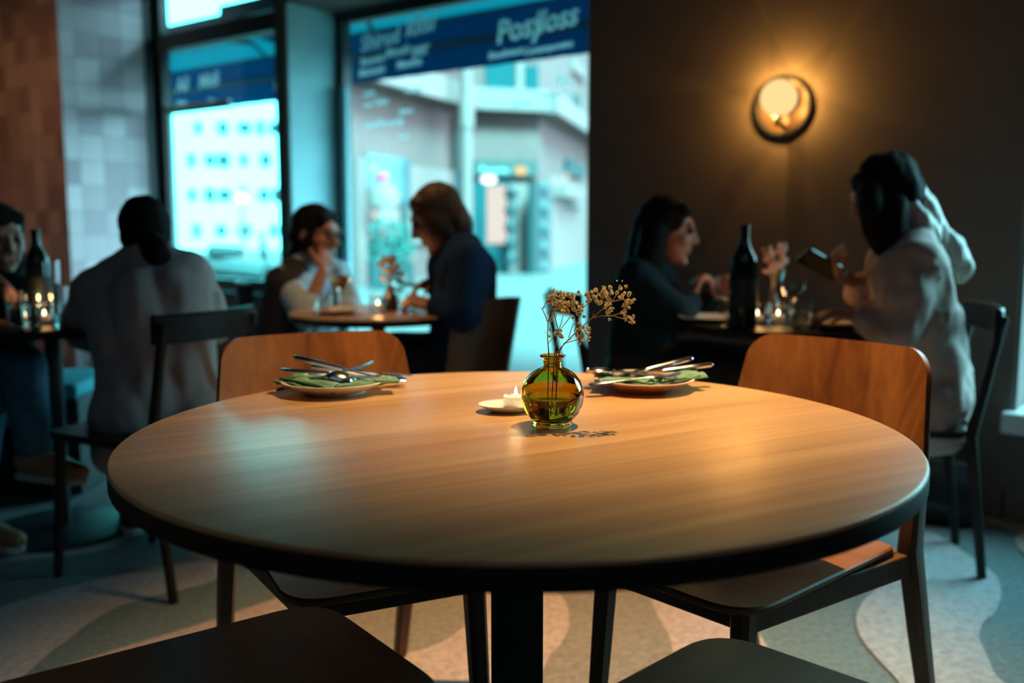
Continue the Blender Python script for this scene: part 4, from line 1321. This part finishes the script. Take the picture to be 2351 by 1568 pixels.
    def hair(s, m, shapes=(), world=(), skull=1.0, wob=.004, vox=.007, wf=30, fringe=True):
        """shapes in head space, world runs as (points, radii)"""
        bm = B()
        e = lambda p, r: ell(bm, s.L(*p), [q * s.hs for q in r], s.Mh)
        e((0, -.022, .046), (.085 * skull, .098 * skull, .088 * skull))
        e((0, -.050, .000), (.082 * skull, .068 * skull, .085 * skull))
        if fringe: cap(bm, s.L(-.045, .045, .082), s.L(.045, .045, .082), .026, .026)
        for p, r in shapes: e(p, r)
        for pts, rr in world: chain(bm, [V(p) for p in pts], rr)
        return remeshed('hair', bm, m, s.root, vox=vox, smooth=4, wob=wob, wfreq=wf, origin=s.o, stretch=(1, 1, .25))


def legs_to(J, hip, fwd, spread=.10, knee=.42, shin=.43, dz=0.0, cross=0):
    f = V((*fwd, 0)).normalized(); sd = V((-f.y, f.x, 0))            # sd = left
    hip = V(hip)
    for q, s_ in (('L', 1), ('R', -1)):
        J['hip' + q] = hip + sd * s_ * spread * .85
        J['kn' + q] = hip + sd * s_ * spread * 1.1 + f * knee + V((0, 0, dz))
        J['an' + q] = V((J['kn' + q].x, J['kn' + q].y, .10)) - f * .02
    return J


# woman in navy leaning over the window table, facing left
Yp = 3.62
J = dict(hip=at(1068, 822, Yp), head=at(1003, 503, Yp - .02), neck=at(1056, 566, Yp - .01), shL=at(1078, 604, Yp - .17), shR=at(1040, 592, Yp + .17))
J.update(elL=at(1062, 722, Yp - .24), wrL=at(990, 703, Yp - .12), elR=at(1036, 690, Yp + .20), wrR=at(1004, 640, Yp + .04))
legs_to(J, J['hip'], (-.97, .25), knee=.40)
pn = Person('person in a navy jumper leaning forward over the window table, looking down at a phone', J, (-.86, -.10, -.42), (-.42, 0, .90),
            hands=[dict(wr=J['wrL'], d=at(958, 693, Yp - .10) - J['wrL'], n=(0, .5, -1), side=-1, curl=(35, 42, 48, 52)), dict(wr=J['wrR'], d=at(968, 652, Yp) - J['wrR'], n=(0, -.4, -1), side=1, curl=(30, 34, 38, 42))])
pn.top('jumper', M['navy'], g=.030, sleeve=.80, wob=.007)
pn.trousers(M['trousers']); pn.shoes(M['shoe'], M['shoe'])
pn.hair(M['hairbrown'], shapes=[((0, -.060, -.030), (.083, .060, .095)), ((-.060, .000, -.020), (.026, .055, .085)), ((.060, .000, -.020), (.026, .055, .085))],
        world=[([at(1030, 500, Yp), at(1052, 540, Yp - .02), at(1062, 560, Yp - .02)], [.062, .050, .026])])
t = thing('phone', 'dark phone held low by the person in the navy jumper', 'phone', at(955, 655, Yp - .02), R(20))
bm = B(); prism(bm, rrect(.15, .072, .01), -.004, .004); obj('body', bm, M['phone'], t, smooth=False, bevel=.0015)
bm = B(); prism(bm, rrect(.142, .066, .008), .004, .0046); obj('screen', bm, M['bottle'], t, smooth=False)
t.rotation_euler = (R(10), R(14), R(15))

# man-like figure in glasses with the chin in the hand
Yp = 4.02
J = dict(hip=at(672, 835, Yp + .02), head=at(727, 541, Yp), neck=at(704, 606, Yp + .03), shR=at(655, 645, Yp - .10), shL=at(772, 628, Yp + .16))
J.update(elR=at(700, 722, Yp - .20), wrR=at(742, 625, Yp - .12), elL=at(806, 706, Yp + .10), wrL=at(770, 722, Yp - .05))
legs_to(J, J['hip'], (.9, -.35), knee=.36)
pm = Person('person in glasses and light blue shirt, chin in hand at the window table', J, (.86, -.42, -.12), (.12, 0, .99),
            hands=[dict(wr=J['wrR'], d=at(752, 570, Yp - .06) - J['wrR'], n=(-.6, .8, .2), side=1, curl=(30, 38, 45, 52)), dict(wr=J['wrL'], d=(-1, -.3, -.05), n=(0, 0, -1), side=-1, curl=(12, 14, 16, 20))])
pm.top('shirt', M['shirtblue'], g=.014, sleeve=.62, wob=.007)
bm = B()
for q, k in (('R', 1),):
    chain(bm, [lerp(pm.nb, J['shR'], .55), J['shR'] - V((0, 0, .02)), lerp(J['hip'], J['hipR'], 1.1)], [.070, .085, .118])
    chain(bm, [J['shR'] + V((-.02, 0, 0)), lerp(J['shR'], J['elR'], .25) + V((-.03, 0, -.02))], [.065, .06])
remeshed('waistcoat', bm, M['jacket'], pm.root, vox=.01, smooth=4, wob=.004, origin=pm.o)
pm.trousers(M['trousers']); pm.shoes(M['shoe'], M['shoe'])
pm.hair(M['hairdark'], shapes=[((0, -.10, -.02), (.036, .04, .04)), ((-.070, .01, -.03), (.014, .030, .045)), ((.070, .01, -.03), (.014, .030, .045))], world=[([at(700, 545, Yp + .02), at(690, 580, Yp + .03), at(676, 600, Yp + .05)], [.05, .045, .03])])
bm = B()
for sx in (-1, 1):
    tube(bm, [pm.L(sx * .031 + .023 * math.cos(a), .100, .010 + .019 * math.sin(a)) for a in [2 * PI * i / 18 for i in range(19)]], .0026, 6)
    tube(bm, [pm.L(sx * .054, .099, .014), pm.L(sx * .073, .05, .016), pm.L(sx * .077, -.01, .012)], .0024, 6)
tube(bm, [pm.L(-.009, .102, .014), pm.L(0, .108, .017), pm.L(.009, .102, .014)], .0024, 6)
obj('glasses', bm, M['black'], pm.root, origin=pm.o)

# seen from behind, pale shirt
Yp = 2.92
J = dict(hip=at(372, 952, Yp), head=at(330, 541, Yp + .10), neck=at(338, 606, Yp + .04), shL=at(232, 668, Yp + .07), shR=at(432, 630, Yp + .04))
J.update(elL=at(192, 756, Yp + .16), wrL=at(262, 770, Yp + .36), elR=at(480, 742, Yp + .14), wrR=at(400, 742, Yp + .36))
legs_to(J, J['hip'], (-.35, .93), knee=.40)
pb_ = Person('person seen from behind in a loose pale grey shirt with dark tied hair', J, (-.45, .88, -.12), (0, .1, 1),
             hands=[dict(wr=J['wrL'], d=(.3, .9, 0), n=(0, 0, -1), side=1, curl=(15, 18, 20, 24)), dict(wr=J['wrR'], d=(-.5, .8, 0), n=(0, 0, -1), side=-1, curl=(15, 18, 20, 24))], headscale=.90)
pb_.top('shirt', M['shirtgrey'], g=.030, sleeve=.80, wob=.016, hem=.07, wf=7)
pb_.trousers(M['jeans']); pb_.shoes(M['shoe'], M['sole'])
pb_.hair(M['hairdark'], skull=1.04, shapes=[((0, -.06, -.03), (.075, .06, .07))], world=[([at(346, 560, Yp + .03), at(362, 582, Yp - .02), at(366, 596, Yp - .03)], [.045, .042, .020])])

# far left, only partly in the frame
Yp = 3.42
J = dict(hip=at(-40, 912, Yp + .12), head=at(0, 552, Yp), neck=at(-12, 632, Yp + .04), shL=at(42, 668, Yp - .05), shR=at(-92, 664, Yp + .10))
J.update(elL=at(62, 748, Yp - .16), wrL=at(14, 668, Yp - .24), elR=at(-100, 760, Yp - .05), wrR=at(-30, 742, Yp - .30))
J.update(hipL=at(4, 912, Yp + .10), hipR=at(-90, 912, Yp + .12), knL=at(52, 838, Yp - .34), knR=at(-30, 852, Yp - .34), anL=at(80, 1035, Yp - .38), anR=at(-60, 1190, Yp - .36), foot=V((.9, -.3, 0)))
pl = Person('person in jeans at the far left edge, half out of the frame', J, (.72, -.66, -.1), (0, 0, 1),
            hands=[dict(wr=J['wrL'], d=(-.6, .1, .35), n=(0, .6, -.3), side=1, curl=(35, 40, 45, 50)), dict(wr=J['wrR'], d=(.8, -.5, 0), n=(0, 0, -1), side=1, curl=(15, 18, 20, 24))])
pl.top('jumper', M['teal'], g=.016, sleeve=.75, wob=.007)
pl.trousers(M['jeans'], g=.012); pl.shoes(M['tan'], M['sole'])
pl.hair(M['hairdark'], shapes=[((.055, -.010, -.05), (.030, .050, .085)), ((-.055, -.010, -.05), (.030, .050, .085))], fringe=True)
bm = B(); chain(bm, [at(38, 512, Yp - .01), at(49, 556, Yp - .02), at(42, 600, Yp - .03)], [.009, .011, .007]); remeshed('lit_edge_strand', bm, M['hairfair'], pl.root, vox=.005, origin=pl.o)  # pale strand put in for the daylit edge of hair and cheek

# by the dark wall, long dark hair, facing right
Yp = 3.52
J = dict(hip=at(1470, 838, Yp), head=at(1534, 532, Yp), neck=at(1494, 612, Yp + .01), shR=at(1458, 642, Yp - .17), shL=at(1476, 636, Yp + .17))
J.update(elR=at(1560, 728, Yp - .20), wrR=at(1585, 690, Yp - .14), elL=at(1570, 728, Yp + .14), wrL=at(1640, 680, Yp + .06))
legs_to(J, J['hip'], (.94, -.30), knee=.40)
pd = Person('person with long dark hair facing right by the taupe wall, hands raised before the chest', J, (.93, -.22, -.12), (.12, 0, .99),
            hands=[dict(wr=J['wrR'], d=at(1600, 640, Yp - .10) - J['wrR'], n=(.9, .3, -.2), side=1, curl=(40, 46, 50, 55)), dict(wr=J['wrL'], d=at(1668, 640, Yp + .02) - J['wrL'], n=(-.3, -.6, -.5), side=1, curl=(40, 46, 50, 55))])
pd.top('jumper', M['teal'], g=.020, sleeve=.86, wob=.008)
pd.trousers(M['trousers']); pd.shoes(M['shoe'], M['shoe'])
pd.hair(M['hairdark'], shapes=[((0, -.07, -.05), (.080, .055, .11))], world=[([at(1500, 540, Yp - .06), at(1490, 600, Yp - .09), at(1500, 660, Yp - .10)], [.055, .058, .030]), ([at(1480, 520, Yp), at(1470, 590, Yp), at(1455, 620, Yp - .02)], [.05, .055, .03])])

# right: pale blouse, long fair hair lit from behind, facing left
Yp = 2.98
J = dict(hip=at(2132, 905, Yp), head=at(2030, 452, Yp), neck=at(2082, 552, Yp + .01), shL=at(2098, 606, Yp - .17), shR=at(2070, 590, Yp + .16))
J.update(elL=at(2060, 752, Yp - .20), wrL=at(1972, 728, Yp - .08), elR=at(2030, 720, Yp + .18), wrR=at(1965, 650, Yp + .12))
legs_to(J, J['hip'], (-.86, .42), knee=.40)
pr_ = Person('person in a cream blouse with long fair hair, holding a phone, at the right', J, (-.84, .22, -.40), (-.38, .05, .92),
             hands=[dict(wr=J['wrL'], d=at(1925, 722, Yp - .04) - J['wrL'], n=(0, .2, -1), side=-1, curl=(18, 22, 26, 30)), dict(wr=J['wrR'], d=at(1912, 616, Yp + .10) - J['wrR'], n=(-.2, -.5, .6), side=1, curl=(36, 40, 44, 50))])
pr_.top('blouse', M['rose'], g=.026, sleeve=.84, wob=.022, hem=.06, wf=8)
pr_.trousers(M['trousers']); pr_.shoes(M['shoe'], M['shoe'])
pr_.hair(M['hairdark'], skull=1.0, shapes=[((0, -.012, -.05), (.082, .060, .10))], world=[([at(2045, 480, Yp - .07), at(2046, 540, Yp - .08), at(2040, 580, Yp - .08)], [.055, .050, .025]), ([at(2000, 430, Yp - .06), at(1998, 470, Yp - .085), at(2012, 530, Yp - .09), at(2020, 575, Yp - .09)], [.040, .040, .042, .02]), ([at(1985, 425, Yp - .02), at(2030, 400, Yp - .03)], [.040, .05])], wob=.006)
bm = B()
chain(bm, [at(2078, 398, Yp), at(2098, 440, Yp - .01), at(2118, 485, Yp - .01), at(2148, 540, Yp), at(2188, 578, Yp), at(2212, 615, Yp), at(2206, 645, Yp)], [.026, .038, .046, .046, .040, .032, .016])
chain(bm, [at(2080, 470, Yp - .06), at(2110, 505, Yp - .06), at(2140, 545, Yp - .05)], [.030, .035, .030])
remeshed('hair_lengths', bm, M['hairfair'], pr_.root, vox=.007, smooth=3, wob=.012, wfreq=22, origin=pr_.o, stretch=(1, 1, .4))
t = thing('phone', 'dark phone held up by the person in the cream blouse', 'phone', at(1885, 608, Yp + .11), R(0))
bm = B(); prism(bm, rrect(.15, .072, .01), -.004, .004); obj('body', bm, M['phone'], t, smooth=False, bevel=.0015)
bm = B(); prism(bm, rrect(.142, .066, .008), .004, .0046); obj('screen', bm, M['bottle'], t, smooth=False)
t.rotation_euler = (R(-40), R(28), R(10))


# ------------------------------------------------------------------ their tables
c2 = onz(868, 715, TZ); c2 = V((c2.x, c2.y, 0))
round_table('bistro_table', 'small round wooden table by the large window between two seated people', c2, .33, .028, M['table'], M['dark'], M['post'], .055, .22, square=False)
c4 = V((.93, 3.24, 0))
round_table('bistro_table', 'dark round table by the taupe wall, under the tall dark bottle', c4, .36, .028, M['dark'], M['dark'], M['post'], .055, .24, square=False)
c3 = V((-1.58, 3.27, 0))
round_table('bistro_table', 'dark round table at the left edge with glasses and a candle', c3, .36, .028, M['dark'], M['dark'], M['post'], .055, .25, square=False)


def on_table(px, py): return onz(px, py, TZ)


def candle_glass(label, p, group='tealights in glass holders', glow=.25):
    t = thing('candle_holder', label, 'candle', (p.x, p.y, TZ), 0, group)
    bm = B(); lathe(bm, [(.003, .001), (.026, .0), (.030, .003), (.034, .06), (.036, .066), (.034, .066), (.028, .010), (.003, .009)], 28); obj('holder', bm, M['clear'], t)
    bm = B(); lathe(bm, [(.002, .0098), (.020, .0098), (.020, .026), (.002, .025)], 24); obj('wax', bm, M['wax'], t)
    bm = B(); lathe(bm, [(.0006, .028), (.0030, .031), (.0042, .034), (.0030, .039), (.0006, .046)], 14); obj('flame', bm, M['flame'], t)
    if glow: lamp('candle_glow', 'POINT', (p.x, p.y, TZ + .085), glow, (1, .50, .16), shadow_soft_size=.01)
    return t


candle_glass('lit tealight in a glass on the wooden window table', on_table(868, 716), glow=.35)
candle_glass('lit tealight in a glass on the dark table by the taupe wall', on_table(1738, 742), glow=.55)
candle_glass('second, dimmer tealight in a glass right of the bottle on the dark table', on_table(1786, 742), glow=.2)
candle_glass('lit tealight in a glass among the tumblers on the left edge table', on_table(103, 742), glow=.30)


def bottle_at(label, p, h, r, m='bottle', tab='wine bottles on the far tables'):
    t = thing('wine_bottle', label, 'bottle', (p.x, p.y, TZ), 0, tab)
    k = h / .31
    bm = B(); lathe(bm, [(.004, .004), (r - .008, .0), (r, .006), (r, .19 * k), (r * .92, .212 * k), (r * .62, .235 * k), (.0165, .256 * k), (.0145, .27 * k), (.0145, .300 * k), (.0165, .301 * k), (.0165, h), (.004, h)], 28); obj('glass_body', bm, M[m], t)
    bm = B(); lathe(bm, [(r + .0006, .06 * k), (r + .0006, .15 * k)], 28, caps=False); obj('label', bm, M['darkpan'], t)
    return t


bottle_at('tall dark wine bottle in the middle of the dark table by the taupe wall', on_table(1704, 752), .325, .044)
bottle_at('dark wine bottle on the left edge table, behind the tealight', on_table(93, 736), .31, .040)


def tumbler(label, p, h=.095, r=.034, group='water glasses on the far tables'):
    t = thing('tumbler', label, 'glass', (p.x, p.y, TZ), 0, group)
    bm = B(); lathe(bm, [(.003, .0005), (r - .004, .0), (r - .002, .002), (r, h), (r - .0016, h), (r - .004, .008), (.003, .007)], 28); obj('bowl', bm, M['clear'], t)
    bm = B(); lathe(bm, [(.003, .0075), (r - .0045, .0085), (r - .0030, h * .6), (.003, h * .6)], 28); obj('water', bm, M['water'], t)
    return t


def wineglass(label, p, h=.20, rim=.034, wine=None, group='stemmed glasses on the far tables'):
    t = thing('wine_glass', label, 'glass', (p.x, p.y, TZ), 0, group)
    k = h / .2
    bm = B(); lathe(bm, [(.003, .0), (.034, .0005), (.034, .002), (.006, .008), (.0038, .02), (.0038, .085 * k), (.010, .093 * k), (.032, .118 * k), (.040, .142 * k), (.039, .165 * k), (rim, h), (rim - .0014, h), (.0375, .165 * k), (.0385, .142 * k), (.0305, .119 * k), (.008, .0965 * k), (.003, .095 * k)], 32); obj('glass_body', bm, M['clear'], t)
    if wine:
        bm = B(); lathe(bm, [(.003, .0955 * k), (.0078, .0968 * k), (.0302, .1195 * k), (.0382, .142 * k), (.0384, .150 * k), (.003, .150 * k)], 32); obj('wine', bm, M[wine], t)
    return t


wineglass('wine glass holding rose wine in front of the person in glasses', on_table(782, 722), .19, .034, 'rosewine')
wineglass('empty stemmed glass beside the flower vase on the window table', on_table(915, 712), .15, .03)
tumbler('water tumbler near the hands of the person in navy', on_table(936, 710), .10)
tumbler('low tumbler on the left of the window table', on_table(742, 716), .07, .032)
for px, py, h, lb in ((40, 748, .10, 'tumbler leftmost on the left edge table'), (74, 754, .12, 'tall tumbler just left of the candle on the left edge table'), (142, 752, .13, 'pale lit tumbler right of the candle on the left edge table'), (122, 728, .20, 'slim tall glass behind the candle on the left edge table')):
    tumbler(lb, on_table(px, py), h, .030)
wineglass('stemmed glass left of the tall bottle on the dark table', on_table(1668, 752), .17)
wineglass('stemmed glass right of the candles on the dark table', on_table(1818, 748), .18)
tumbler('low tumbler at the right of the dark table', on_table(1838, 752), .08)


def plate2(label, p, r=.10):
    t = thing('plate', label, 'plate', (p.x, p.y, TZ), 0, 'plates on the far tables')
    bm = B(); lathe(bm, [(.003, .004), (r * .55, .0), (r * .6, .001), (r * .97, .016), (r, .018), (r * .97, .0195), (r * .58, .006), (.003, .006)], 40); obj('dish', bm, M['cream'], t)
    return t


plate2('plate at the left of the window table, under the leaning elbow', on_table(772, 720), .09)
plate2('plate before the person with long dark hair on the dark table', on_table(1625, 738), .10)
plate2('plate before the person in the cream blouse on the dark table', on_table(1905, 752), .09)


def posy(label, p, hgt, flower_px, m, n, spread, seed):
    random.seed(seed)
    t = thing('flower_vase', label, 'vase', (p.x, p.y, TZ), 0, 'small flower vases on the far tables')
    bm = B(); lathe(bm, [(.003, .001), (.024, .0), (.030, .012), (.030, .05), (.014, .075), (.013, .09), (.016, .094), (.0145, .094), (.0115, .088), (.012, .076), (.027, .05), (.027, .012), (.003, .006)], 28); obj('glass_body', bm, M['leather'], t)
    f = thing('flower_bunch', label.replace('small vase holding', 'bunch of').replace('in the vase', ''), 'flowers', (p.x, p.y, TZ + .02))
    bm = B()
    tips = []
    for i in range(n):
        a = random.uniform(0, 2 * PI); q = spread * random.random() ** .5
        e = V((q * math.cos(a), q * math.sin(a) * .6, hgt + random.uniform(-.05, .03)))
        tube(bm, [(0, 0, 0), (0, 0, .075), lerp((0, 0, .075), e, .6) + V((0, 0, .01)), e], [.0012, .0012, .001, .0008], 5); tips.append(e)
    obj('stems', bm, M['stem'], f)
    bm = B()
    for e in tips:
        for k in range(7):
            q = V((random.gauss(0, .008), random.gauss(0, .008), random.gauss(0, .008)))
            bmesh.ops.create_icosphere(bm, subdivisions=1, radius=random.uniform(.005, .009), matrix=Matrix.Translation(e + q))
    obj('petals', bm, m, f, smooth=False)['kind'] = 'stuff'


posy('small vase holding pale pink flowers on the window table', on_table(896, 712), .15, None, M['pinkflower'], 12, .035, 3)
posy('small vase holding cream flowers behind the candles on the dark table', on_table(1772, 730), .20, None, M['pinkflower'], 12, .035, 5)
lamp('wall_table_candle_fill', 'POINT', (c4.x - .02, c4.y - .02, 1.02), .10, (1, .46, .16), shadow_soft_size=.05)


# chairs of the other guests
def rail_chair(label, loc, rz, m, top=.82, group='dark chairs at the far tables'):
    """open chair: a curved top rail on two posts"""
    t = thing('cafe_chair', label, 'chair', loc, rz, group)
    bm = B(); prism(bm, rrect(.42, .41, .06), .435, .458); obj('seat', bm, m, t, smooth=False, bevel=.006)
    for s in (-1, 1):
        bm = B(); tube(bm, [(s * .165, -.27, 0), (s * .170, -.215, .44), (s * .172, -.285, top - .02)], [.014, .017, .013], 10); obj('leg', bm, m, t)
        bm = B(); tube(bm, [(s * .18, .205, 0), (s * .165, .175, .44)], [.013, .017], 10); obj('leg', bm, m, t)
    bm = B()
    rs = []
    for i in range(15):
        x = -.19 + .38 * i / 14
        y = -.305 + 1.1 * x * x
        rs.append([V((x, y + a, top - .05 + b)) for a, b in ((-.010, -.030), (.010, -.030), (.010, .045), (.004, .052), (-.004, .052), (-.010, .045))])
    rings(bm, rs); obj('top_rail', bm, m, t)
    bm = B(); box(bm, (0, -.225, .415), (.34, .02, .04)); obj('stretcher', bm, m, t, smooth=False, bevel=.004)
    return t


q = at(452, 742, 2.74)
rc = rail_chair('dark cafe chair with a curved top rail, behind the person in the pale shirt', (q.x - .215, q.y + .14, 0), R(62), M['dark'])
q = at(2280, 735, 2.96)
rc2 = dup(rc, (q.x - .30, q.y + .05, 0), R(78), 'dark cafe chair of the person in the cream blouse, its rail end catching daylight')
q = at(585, 735, 4.2)
dup(rc, (q.x + .24, q.y + .02, 0), R(-70), 'dark cafe chair of the person in glasses, behind the pale shirt')
q = at(1420, 770, 3.6)
dup(rc, (q.x + .05, q.y + .03, 0), R(-76), 'dark cafe chair under the person with long dark hair')


def tub_chair(label, loc, rz):
    t = thing('leather_chair', label, 'chair', loc, rz, None)
    bm = B(); prism(bm, rrect(.46, .44, .09), .41, .47); obj('seat', bm, M['leather'], t, bevel=.012)
    bm = B()
    n = 21
    g = {}
    for s, off in ((0, 0), (1, .022)):
        for i in range(n):
            u = -1 + 2 * i / (n - 1); a = u * R(44)
            for j in range(8):
                v = j / 7
                rad = .24 + .02 * v + off
                hgt = .42 + (.385 - .02 * u * u) * v
                g[s, i, j] = bm.verts.new((rad * math.sin(a), -rad * math.cos(a) + .04 - .05 * v, hgt))
    for i in range(n - 1):
        for j in range(7):
            bm.faces.new([g[0, i, j], g[0, i + 1, j], g[0, i + 1, j + 1], g[0, i, j + 1]]); bm.faces.new([g[1, i, j], g[1, i, j + 1], g[1, i + 1, j + 1], g[1, i + 1, j]])
        for j in (0, 7): bm.faces.new([g[0, i, j], g[1, i, j], g[1, i + 1, j], g[0, i + 1, j]])
    for j in range(7):
        for i in (0, n - 1): bm.faces.new([g[0, i, j], g[0, i, j + 1], g[1, i, j + 1], g[1, i, j]])
    obj('backrest', bm, M['leather'], t)
    for sx, sy in ((-1, -1), (1, -1), (-1, 1), (1, 1)):
        bm = B(); tube(bm, [(sx * .21, sy * .20, 0), (sx * .165, sy * .16, .412)], [.012, .017], 10); obj('leg', bm, M['dark'], t)
    return t


q = at(1022, 800, 3.62)
tub_chair('brown leather chair with a curved back under the person in navy', (q.x, q.y, 0), R(52))

# bench along the tiled wall
bp0 = at(120, 905, 3.78)
t = thing('bench', 'low bench with a blue cushion along the tiled wall at the left', 'bench', (bp0.x - .35, bp0.y + .1, 0), R(0))
bm = B(); box(bm, (0, 0, .20), (1.0, .42, .38)); obj('plinth', bm, M['darkpan'], t, smooth=False, bevel=.008)
bm = B(); box(bm, (0, 0, .42), (1.0, .44, .06)); obj('cushion', bm, M['bench'], t, smooth=False, bevel=.02)

# dark planter with plants under the left window
q = wp(-4.75, -.50, 0)
t = thing('potted_plant', 'dark leafy plant under the left window between the seated people', 'plant', q, ANG)
bm = B(); lathe(bm, [(.004, 0), (.12, 0), (.16, .34), (.145, .34), (.14, .30), (.004, .30)], 32); obj('pot', bm, M['black'], t)
bm = B()
for i in range(90):
    a, el_ = random.uniform(0, 2 * PI), random.uniform(.5, 1.5)
    d = V((math.cos(a) * math.cos(el_), math.sin(a) * math.cos(el_) * .7, math.sin(el_))); p0 = V((0, 0, .31)); ln_ = random.uniform(.16, .32)
    s_ = d.cross(V((0, 0, 1))).normalized() * random.uniform(.015, .03)
    m_ = p0 + d * ln_ * .6 + V((0, 0, .03)); e_ = p0 + d * ln_
    vs = [bm.verts.new(p) for p in (p0, m_ + s_, e_, m_ - s_)]
    bm.faces.new(vs)
obj('foliage', bm, M['leaf'], t, smooth=False)

# ------------------------------------------------------------------ bag on the floor
q = onz(2185, 1208, 0)
t = thing('handbag', 'black leather bag standing on the carpet at the right, by the chair leg', 'bag', (q.x - .02, q.y + .08, 0), R(-30))
bm = B()
rs = []
for z, kx, ky in ((.002, .85, .9), (.012, .96, 1), (.08, 1.03, 1.04), (.15, 1, .8), (.205, .96, .35), (.212, .94, .22)):
    rs.append([V((x * kx, y * ky, z)) for x, y in rrect(.27, .15, .05)])
rings(bm, rs); obj('body', bm, M['bag'], t)
bm = B(); tube(bm, [(-.12, 0, .205), (-.05, 0, .216), (.03, 0, .214), (.12, 0, .203)], .012, 8); obj('zip_edge', bm, M['strap'], t)
bm = B(); tube(bm, [(-.10, .01, .20), (-.08, .02, .29), (0, .03, .33), (.08, .02, .29), (.10, .01, .20)], .007, 8); obj('handle', bm, M['bag'], t)

# ------------------------------------------------------------------ wall lamp
sp = onplane(1800, 246, wp(0, 0, 0), N)
t = thing('wall_lamp', 'round wall lamp with a glowing opal globe on a dark dish, on the taupe wall', 'lamp', sp, ANG)
# local: x right along the wall, -y into the room
def lathe_y(bm, prof, seg=56):
    lathe(bm, prof, seg)
    for v in bm.verts: v.co = V((v.co.x, -v.co.z, v.co.y))
    return bm


rd = .118
bm = B(); lathe_y(bm, [(rd - .004, .002), (rd, .004), (rd, .024), (rd - .0035, .026), (rd - .012, .026), (rd - .015, .022), (rd - .015, .008), (rd - .018, .004)]); obj('rim', bm, M['black'], t)
bm = B(); lathe_y(bm, [(.002, .001), (rd - .010, .001), (rd - .010, .005), (.002, .005)]); obj('back_dish', bm, M['copper'], t)
gy = -.078
bm = B(); lathe(bm, [(.014, -.105), (.014, -.058), (.017, -.056), (.017, -.046), (.004, -.045)], 24, (.010, gy, .026)); tube(bm, [(0.010, -.01, -.078), (0.010, gy, -.074)], .010, 12); obj('socket', bm, M['black'], t)
bm = B(); ell(bm, (.010, gy, .028), (.0715, .0715, .0715), None, 40)
gc = t.matrix_world
obj('globe', bm, M['globe'], t)
cg = sp + T * .010 + N * gy + V((0, 0, .028))
for k in range(6):
    a = 2 * PI * k / 6 + .3
    q = cg + (T * math.cos(a) + V((0, 0, 1)) * math.sin(a)) * .0735 - N * .004
    lamp('wall_lamp_glow', 'POINT', q, 1.9, (1.0, .50, .10), shadow_soft_size=.0)
